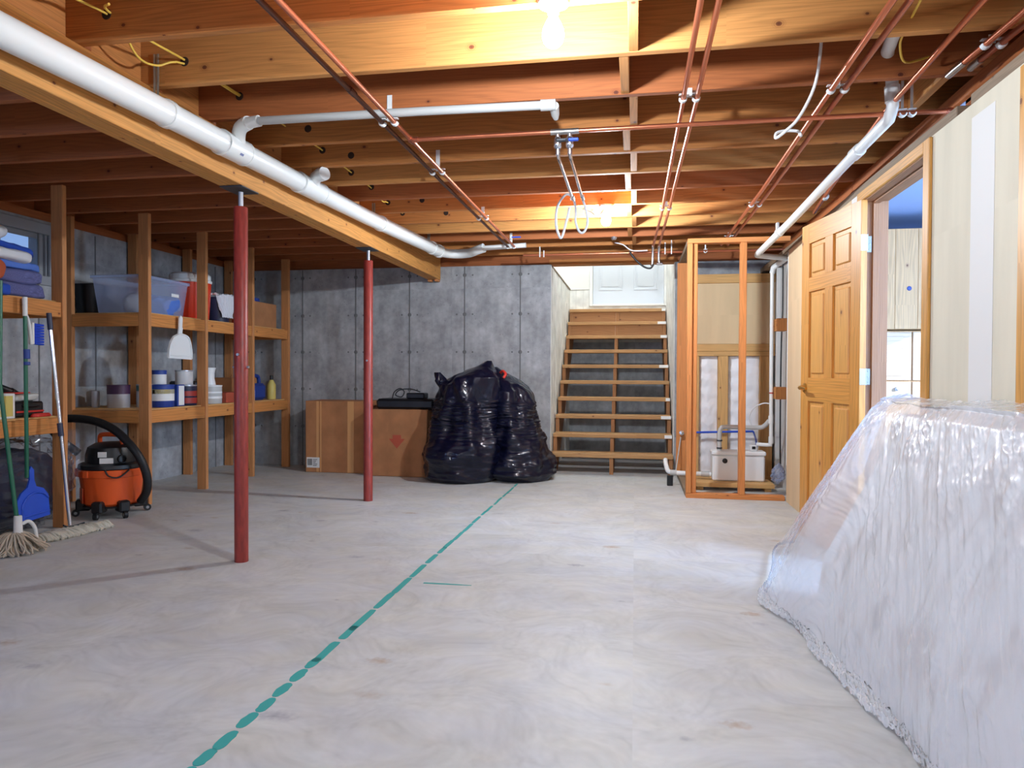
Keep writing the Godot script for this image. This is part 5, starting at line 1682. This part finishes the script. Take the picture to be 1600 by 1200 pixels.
	tube(st, [xf * Vector3(-0.155, 0.035, 0.008), xf * Vector3(0.155, 0.02, 0.008)], 0.004, 8)
	part("rim", st, M.white_plastic, t)

	var y1 := 0.7685
	can("paint_can", "white paint can with a dark purple top band on the lower shelf", "paint can", -4.26, y1, 5.30, 0.086, 0.19, [[0, 0, M.can_metal], [0.115, 0.188, M.lid_purple]], M.lid_purple)
	can("paint_can", "pale paint can with a teal band half hidden by the second shelf post", "paint can", -4.09, y1, 5.42, 0.078, 0.195, [[0, 0, M.can_metal], [0.14, 0.193, M.label_teal]], M.can_metal)
	can("small_can", "small pale spray can standing at the back of the lower shelf", "can", -4.46, y1, 5.28, 0.03, 0.14, [[0, 0, M.can_metal]])
	var o := can("paint_can", "paint can with a blue, yellow and white label under the white dustpan", "paint can", -4.0, y1, 5.49, 0.10, 0.193, [[0, 0, M.label_blue], [0.055, 0.15, M.paper], [0.115, 0.152, M.label_yellow]], M.label_blue)
	can("jar", "white jar with a bright blue lid on top of the blue and yellow paint can", "jar", -4.0, y1 + 0.1948, 5.46, 0.058, 0.12, [[0, 0, M.white_plastic], [0.085, 0.119, M.label_blue]], M.label_blue)
	t = thing("slim_box", "slim upright white box with blue edges between the blue and red paint cans", "box", V(-3.95, y1, 5.63))
	st = S(); bx(st, -4.0, -3.925, y1 + 0.0005, y1 + 0.19, 5.60, 5.70, 0.003); part("box", st, M.label_blue, t)
	st = S(); bx(st, -3.9245, -3.923, y1 + 0.01, y1 + 0.18, 5.615, 5.69); part("panel", st, M.paper, t)
	can("paint_can", "paint can with a dark red label beside the slim white box", "paint can", -4.0, y1, 5.83, 0.088, 0.185, [[0, 0, M.navy_plastic], [0.02, 0.07, M.label_red], [0.085, 0.13, M.label_red]], M.can_metal)
	can("paint_can", "plain white can standing on top of the dark red paint can", "paint can", -4.02, y1 + 0.1868, 5.83, 0.075, 0.13, [[0, 0, M.white_plastic]], M.can_metal)
	can("tub", "cream lidded tub with ridges beside the third shelf post", "tub", -4.0, y1, 6.20, 0.105, 0.175, [[0, 0, M.pvc_grey], [0.05, 0.07, M.white_plastic], [0.10, 0.115, M.white_plastic]], M.white_plastic)
	t = thing("white_spool", "white waisted spool standing on the cream tub", "spool", V(-4.0, y1 + 0.177, 6.18))
	st = S(); lathe(st, [Vector2(0, 0), Vector2(0.062, 0), Vector2(0.05, 0.06), Vector2(0.048, 0.11), Vector2(0.062, 0.165), Vector2(0, 0.165)], V(-4.0, y1 + 0.177, 6.18), Basis.IDENTITY, 22); part("spool", st, M.white_plastic, t)
	t = thing("red_box", "low red cardboard box with a white label beside the cream tub", "box", V(-4.05, y1, 6.5))
	st = S(); bx(st, -4.2, -3.93, y1 + 0.0005, y1 + 0.10, 6.36, 6.66, 0.003); part("box", st, M.box_red, t)
	st = S(); bx(st, -3.9295, -3.928, y1 + 0.012, y1 + 0.065, 6.53, 6.64); part("label", st, M.paper, t)
	t = thing("black_case", "black tool case behind the low red box", "case", V(-4.4, y1, 6.5))
	st = S(); bx(st, -4.55, -4.25, y1 + 0.0005, y1 + 0.21, 6.35, 6.65, 0.015); part("case", st, M.black_plastic, t)
	t = thing("white_packet", "small white packet at the front of the lower shelf by the fourth post", "packet", V(-3.93, y1, 6.8))
	st = S(); bx(st, -3.98, -3.90, y1 + 0.0005, y1 + 0.115, 6.755, 6.835, 0.003); part("packet", st, M.paper, t)
	t = thing("blue_jug", "dark blue jug with a black cap at the far end of the lower shelf", "jug", V(-4.05, y1, 7.08))
	st = S(); bx(st, -4.12, -3.98, y1 + 0.0005, y1 + 0.18, 6.95, 7.22, 0.03)
	tube(st, smooth([V(-4.05, y1 + 0.17, 7.18), V(-4.05, y1 + 0.25, 7.16), V(-4.05, y1 + 0.26, 7.06), V(-4.05, y1 + 0.22, 7.0)], 4), 0.02, 10)
	part("body", st, M.label_blue, t)
	st = S(); rod(st, V(-4.05, y1 + 0.22, 7.0), V(-4.05, y1 + 0.265, 6.99), 0.032, 14); part("cap", st, M.black_plastic, t)
	t = thing("yellow_bottle", "tall pale yellow bottle with a black cap next to the dark blue jug", "bottle", V(-4.0, y1, 7.36))
	st = S(); lathe(st, [Vector2(0, 0), Vector2(0.045, 0), Vector2(0.048, 0.02), Vector2(0.048, 0.16), Vector2(0.02, 0.215), Vector2(0, 0.215)], V(-4.0, y1, 7.36), Basis.IDENTITY, 20); part("body", st, M.label_yellow, t)
	st = S(); rod(st, V(-4.0, y1 + 0.21, 7.36), V(-4.0, y1 + 0.265, 7.36), 0.018, 12); part("cap", st, M.black_plastic, t)
	t = thing("brown_carton", "brown carton behind the dark blue jug on the lower shelf", "carton", V(-4.4, y1, 7.15))
	st = S(); bx(st, -4.6, -4.2, y1 + 0.0005, y1 + 0.24, 6.9, 7.4, 0.004); part("carton", st, M.cardboard, t)


# ---------------------------------------------------------------- boxes, bags, sheet, floor paint
func boxes_and_bags() -> void:
	var st: SurfaceTool
	var t := thing("cardboard_box", "large brown cardboard box with tape bands and a barcode sticker", "box", V(-3.1, 0, 7.3))
	st = S(); bx(st, -3.476, -2.75, 0.001, 0.765, 7.12, 7.52, 0.005); part("box", st, M.cardboard, t)
	for q in [[-3.352, -3.325], [-3.31, -3.295], [-3.0, -2.93]]:
		st = S(); bx(st, q[0], q[1], 0.004, 0.763, 7.1185, 7.121); part("tape", st, M.cardboard_tape, t)
	st = S(); bx(st, -3.462, -3.315, 0.05, 0.16, 7.1165, 7.118); var lb := part("barcode_label", st, M.paper, t)
	st = S()
	var x := -3.45
	var r := RandomNumberGenerator.new()
	r.seed = 3
	while x < -3.40:
		var w := 0.002 + 0.003 * r.randf()
		bx(st, x, x + w, 0.075, 0.145, 7.1155, 7.1164)
		x += w + 0.003
	for i in 5:
		bx(st, -3.39, -3.36 + 0.02 * r.randf(), 0.07 + i * 0.016, 0.076 + i * 0.016, 7.1155, 7.1164)
	part("print", st, M.ink, lb)
	t = thing("cardboard_box", "brown cardboard box printed with a red arrow, beside the black bags", "box", V(-2.4, 0, 7.2))
	st = S(); bx(st, -2.74, -2.085, 0.001, 0.692, 6.98, 7.40, 0.005); part("box", st, M.cardboard, t)
	st = S(); bx(st, -2.739, -2.70, 0.004, 0.69, 6.9785, 6.981); part("tape", st, M.cardboard_tape, t)
	st = S(); bx(st, -2.735, -2.70, 0.62, 0.675, 6.977, 6.978); part("tag", st, M.paper, t)
	st = S()
	prism(st, PackedVector2Array([Vector2(-0.085, 0.05), Vector2(-0.045, 0.05), Vector2(-0.045, 0.09), Vector2(0.045, 0.09), Vector2(0.045, 0.05), Vector2(0.085, 0.05), Vector2(0, -0.05)]), 0.001, Transform3D(Basis.IDENTITY, V(-2.405, 0.34, 6.979)))
	part("arrow", st, M.box_red, t)

	t = thing("black_device", "flat black electronic device with a domed edge on the right cardboard box", "device", V(-2.3, 0.692, 7.15))
	st = S(); bx(st, -2.64, -2.02, 0.693, 0.80, 7.0, 7.38, 0.03); part("body", st, M.black_plastic, t)
	st = S(); bx(st, -2.33, -2.135, 0.801, 0.86, 7.05, 7.20, 0.01); part("upper_unit", st, M.black_plastic, t)
	st = S(); tube(st, smooth([V(-2.48, 0.80, 7.05), V(-2.46, 0.87, 7.06), V(-2.40, 0.905, 7.07), V(-2.36, 0.87, 7.08), V(-2.38, 0.82, 7.05), V(-2.44, 0.84, 7.04), V(-2.40, 0.89, 7.05), V(-2.30, 0.90, 7.1), V(-2.2, 0.87, 7.12)], 6), 0.006, 8)
	part("cord", st, M.black_rubber, t)

	bag("large shiny black rubbish bag slumped toward the cardboard boxes", V(-1.71, 0, 6.93), 0.375, 0.36, 1.19, 101,
		[[0.0, 0.86], [0.04, 1.0], [0.25, 1.0], [0.45, 0.92], [0.62, 0.86], [0.80, 0.80], [0.86, 0.68], [0.91, 0.40], [0.95, 0.20], [1.0, 0.02]],
		[[0.0, 0.0], [0.5, 0.05], [0.8, 0.09], [0.9, 0.17], [1.0, 0.28]])
	bag("large shiny black rubbish bag leaning on the other one, the one nearer the stairs", V(-1.15, 0, 7.12), 0.325, 0.34, 1.13, 102,
		[[0.0, 0.9], [0.05, 1.0], [0.25, 0.96], [0.45, 0.86], [0.62, 0.78], [0.78, 0.70], [0.88, 0.52], [0.95, 0.28], [1.0, 0.03]],
		[[0.0, 0.02], [0.5, -0.06], [0.8, -0.13], [1.0, -0.26]])


func bag(label: String, at: Vector3, rx: float, rz: float, h: float, sd: int, prof: Array, lean: Array) -> void:
	var t := thing("rubbish_bag", label, "rubbish bag", at)
	var a1 := noise(1.5, sd, 2)
	var a2 := noise(3.4, sd + 7, 4, FastNoiseLite.FRACTAL_RIDGED)
	var a3 := noise(9.0, sd + 9, 2, FastNoiseLite.FRACTAL_RIDGED)
	var f := func(u, v):
		var a: float = u * TAU
		var vv: float = clampf(v, 0.0, 1.0)
		var k := pl(vv, prof)
		var p := Vector3(cos(a) * rx * k + pl(vv, lean), vv * h, sin(a) * rz * k)
		var q := at + p
		var out := Vector3(cos(a), 0.15, sin(a))
		var fade := smoothstep(0.0, 0.06, vv) * (0.35 + 0.65 * k)
		var big := a1.get_noise_3d(q.x * 2.0, q.y * 1.2, q.z * 2.0) * 0.09
		var hor := 1.0 - smoothstep(0.35, 0.7, vv)
		var crease := a2.get_noise_3d(q.x * lerpf(0.9, 0.35, hor), q.y * lerpf(0.45, 1.5, hor), q.z * lerpf(0.9, 0.35, hor)) * 0.028
		var fine := a3.get_noise_3d(q.x * lerpf(0.7, 0.3, hor), q.y * lerpf(0.4, 1.1, hor), q.z * lerpf(0.7, 0.3, hor)) * 0.005
		q += out * (big + crease + fine) * fade
		if vv < 0.06: q.y = maxf(q.y, 0.003)
		return q
	put("body", sheet(170, 150, f, true), M.bag_black, t)
	# the gathered ear and the tie
	var st := S()
	if sd == 101:
		var e := at + Vector3(-0.175, 0.965, 0.06)
		put("ear", sheet(40, 24, func(u, v):
			var a: float = u * TAU
			var r := 0.075 * (1.0 - 0.75 * absf(v - 0.45) * 1.4) * (1.0 + 0.35 * sin(a * 3.0 + v * 4.0))
			return e + Vector3(-0.06 * v + r * cos(a) * 0.8, -0.04 + 0.15 * v, r * sin(a) * 0.6), true), M.bag_black, t)
	else:
		tube(st, smooth([at + Vector3(-0.18, 1.075, 0.10), at + Vector3(-0.15, 1.09, 0.13), at + Vector3(-0.12, 1.06, 0.15), at + Vector3(-0.14, 1.02, 0.17)], 4), 0.014, 8)
		part("tie", st, M.red_tie, t)


func along_line(pts: Array, s: float) -> Vector2:
	var k := clampf(s, 0.0, 1.0) * (pts.size() - 1)
	var i := mini(int(k), pts.size() - 2)
	var p0: Vector2 = pts[maxi(i - 1, 0)]
	var p1: Vector2 = pts[i]
	var p2: Vector2 = pts[i + 1]
	var p3: Vector2 = pts[mini(i + 2, pts.size() - 1)]
	return p1.cubic_interpolate(p2, p0, p3, k - i)


func covered_pile() -> void:
	var t := thing("covered_furniture", "pale bulky furniture hidden under the plastic sheet by the door", "furniture", V(1.05, 0, 2.2))
	var pts := [Vector2(0.885, 0.0), Vector2(1.235, 0.0), Vector2(1.235, 0.90), Vector2(1.16, 0.90), Vector2(1.13, 0.86), Vector2(1.07, 0.62), Vector2(0.90, 0.2)]
	var st := S()
	for i in pts.size():
		var p: Vector2 = pts[i]
		var q: Vector2 = pts[(i + 1) % pts.size()]
		var e0 := V(p.x, p.y, 3.66 - 0.30 * p.y)
		var e1 := V(q.x, q.y, 3.66 - 0.30 * q.y)
		var n2 := Vector2(q.y - p.y, p.x - q.x).normalized()
		var n := Vector3(n2.x, n2.y, 0)
		quad(st, V(p.x, p.y, 0.9), V(q.x, q.y, 0.9), e1, e0, [n, n, n, n], [Vector2.ZERO, Vector2(0, 1), Vector2.ONE, Vector2(1, 0)])
		var c0 := V(1.15, 0.45, 3.66 - 0.135)
		tri(st, c0, e0, e1, [Vector3(0, 0.3, -0.95), Vector3(0, 0.3, -0.95), Vector3(0, 0.3, -0.95)], [Vector2.ZERO, Vector2.RIGHT, Vector2.DOWN])
		var c1 := V(1.15, 0.45, 0.9)
		tri(st, c1, V(p.x, p.y, 0.9), V(q.x, q.y, 0.9), [Vector3.BACK, Vector3.BACK, Vector3.BACK], [Vector2.ZERO, Vector2.RIGHT, Vector2.DOWN])
	part("body", st, M.couch_fabric, t)

	t = thing("plastic_sheet", "crinkled translucent plastic sheet draped over furniture along the right wall", "plastic sheet", V(0.95, 0, 2.3))
	# outline on the floor and along the top edge, both from near to far, as (x, d)
	var lowl := [Vector2(0.86, 0.75), Vector2(0.83, 1.4), Vector2(0.80, 1.95), Vector2(0.785, 2.4), Vector2(0.725, 2.9), Vector2(0.635, 3.47), Vector2(0.735, 4.0), Vector2(0.90, 4.6), Vector2(1.24, 4.72)]
	var topl := [Vector2(1.10, 0.75), Vector2(1.10, 1.3), Vector2(1.10, 1.9), Vector2(1.10, 2.5), Vector2(1.10, 3.0), Vector2(1.11, 3.40), Vector2(1.14, 3.58), Vector2(1.18, 3.70), Vector2(1.245, 3.74)]
	var w1 := noise(1.6, 201, 3)
	var w2 := noise(5.0, 202, 3, FastNoiseLite.FRACTAL_RIDGED)
	var w3 := noise(14.0, 203, 3, FastNoiseLite.FRACTAL_RIDGED)
	var w4 := noise(2.2, 204, 3, FastNoiseLite.FRACTAL_RIDGED)
	var f := func(u, v):
		var lo := along_line(lowl, u)
		var hi := along_line(topl, u)
		var p: Vector3
		var out := Vector3(-1, 0.35, 0)
		if u > 0.62: out = Vector3(-1, 0.35, 0).lerp(Vector3(-0.3, 0.35, -1), smoothstep(0.62, 0.85, u)).normalized()
		var crink := 0.0
		var streak := 1.0
		if v < 0.08:
			# the hem lying on the floor
			var k: float = (0.08 - v) / 0.08
			var nrm := Vector2(-1, 0.15) if u < 0.62 else Vector2(-0.7, 0.7)
			var spread := 0.045 + 0.05 * w1.get_noise_2d(u * 3.0, 4.0) + 0.03 * smoothstep(0.55, 0.62, u) * (1.0 - smoothstep(0.62, 0.7, u))
			spread *= 1.0 - 0.85 * smoothstep(0.62, 0.70, u)
			var e := lo + nrm * k * spread
			p = V(e.x, 0.006 + 0.012 * (1.0 - k) + 0.016 * maxf(w3.get_noise_2d(u * 4.0, v * 5.0), 0.0), e.y)
			crink = 0.5
			streak = 0.0
			return p + Vector3(0, absf(w2.get_noise_2d(u * 5.0, v * 6.0)) * 0.02, 0)
		elif v < 0.88:
			var k: float = (v - 0.08) / 0.80
			var kx := k * k * 0.18 + k * 0.82
			if u > 0.7: kx = lerpf(kx, k, smoothstep(0.7, 0.85, u))
			var e := lo.lerp(hi, kx)
			p = V(e.x, 0.018 + 0.945 * k, e.y)
			if k > 0.94: p += Vector3(0.02, -0.012, 0) * (k - 0.94) / 0.06
			crink = 0.35 + 0.65 * smoothstep(0.78, 0.95, k) + 0.6 * (1.0 - smoothstep(0.0, 0.12, k)) + 0.5 * smoothstep(0.58, 0.64, u) * (1.0 - smoothstep(0.64, 0.72, u))
		else:
			var k: float = (v - 0.88) / 0.12
			var e := hi.lerp(Vector2(1.25, hi.y + 0.0), k)
			p = V(e.x, 0.951 + 0.02 * k + 0.006 * sin(u * 20.0), e.y)
			out = Vector3.UP
			crink = 1.0
			streak = 0.3
		var L: float = u * 4.5 + 1.0 * (1.0 - v) * (1.0 - smoothstep(0.5, 0.66, u))
		var patch := 0.35 + 1.3 * smoothstep(-0.05, 0.35, w1.get_noise_2d(L * 2.2 + 40.0, v * 3.0))
		var disp := 0.012 * w1.get_noise_2d(L * 1.2, v * 0.7)
		disp += streak * 0.0034 * w2.get_noise_2d(L * 1.5, v * 0.26)
		disp += (crink * 0.0048 + 0.0008) * patch * w3.get_noise_2d(L * 0.85 + v * 0.35, v * 0.75 - L * 0.12)
		disp += 0.006 * w4.get_noise_2d(L * 0.8 + v * 0.7, v * 0.6 - L * 0.15)
		return p + out * disp
	put("front_drape", sheet(340, 240, func(u, v): return f.call(u * 0.64, v)), M.plastic_sheet, t)
	put("end_flap", sheet(150, 200, func(u, v): return f.call(0.64 + u * 0.36, v)), M.plastic_flap, t)


func floor_line() -> void:
	var r := RandomNumberGenerator.new()
	r.seed = 9
	var t := thing("floor_line", "long broken teal paint line running down the concrete floor toward the bags", "floor marking", V(-1.15, 0, 4))
	var st: SurfaceTool
	var d := 1.45
	while d < 6.75:
		var near := d < 2.5
		var L := 0.085 + r.randf() * 0.03 if near else 0.15 + r.randf() * 0.12
		var w := 0.020 if near else lerpf(0.019, 0.010, clampf((d - 2.5) / 3.5, 0, 1))
		var x := lerpf(-1.172, -1.109, (d - 1.75) / 5.05) + r.randf_range(-0.003, 0.003)
		var poly := PackedVector2Array()
		for i in 18:
			var a := TAU * i / 18.0
			var sq := 0.75 if near else 0.35
			var jit := 1.0 + r.randf_range(-0.14, 0.1)
			poly.append(Vector2(signf(cos(a)) * pow(absf(cos(a)), sq) * w * jit, signf(sin(a)) * pow(absf(sin(a)), sq) * L * 0.495))
		st = S()
		prism(st, poly, 0.0012, Transform3D(Basis(Vector3.RIGHT, Vector3.FORWARD, Vector3.UP), V(x, 0.0008, d)))
		part("dash", st, M.teal_paint, t)
		d += L + (0.010 if near and r.randf() < 0.7 else 0.002)
	t = thing("floor_line", "short thin teal paint stroke beside the long line, pointing across the floor", "floor marking", V(-0.93, 0, 3.48))
	st = S()
	prism(st, PackedVector2Array([Vector2(-0.125, 0.006), Vector2(0.0, 0.009), Vector2(0.125, 0.002), Vector2(0.125, -0.003), Vector2(0.0, -0.007), Vector2(-0.125, -0.01)]), 0.0012, Transform3D(Basis(Vector3.RIGHT, Vector3.FORWARD, Vector3.UP), V(-0.93, 0.0008, 3.48)))
	part("stroke", st, M.teal_paint, t)
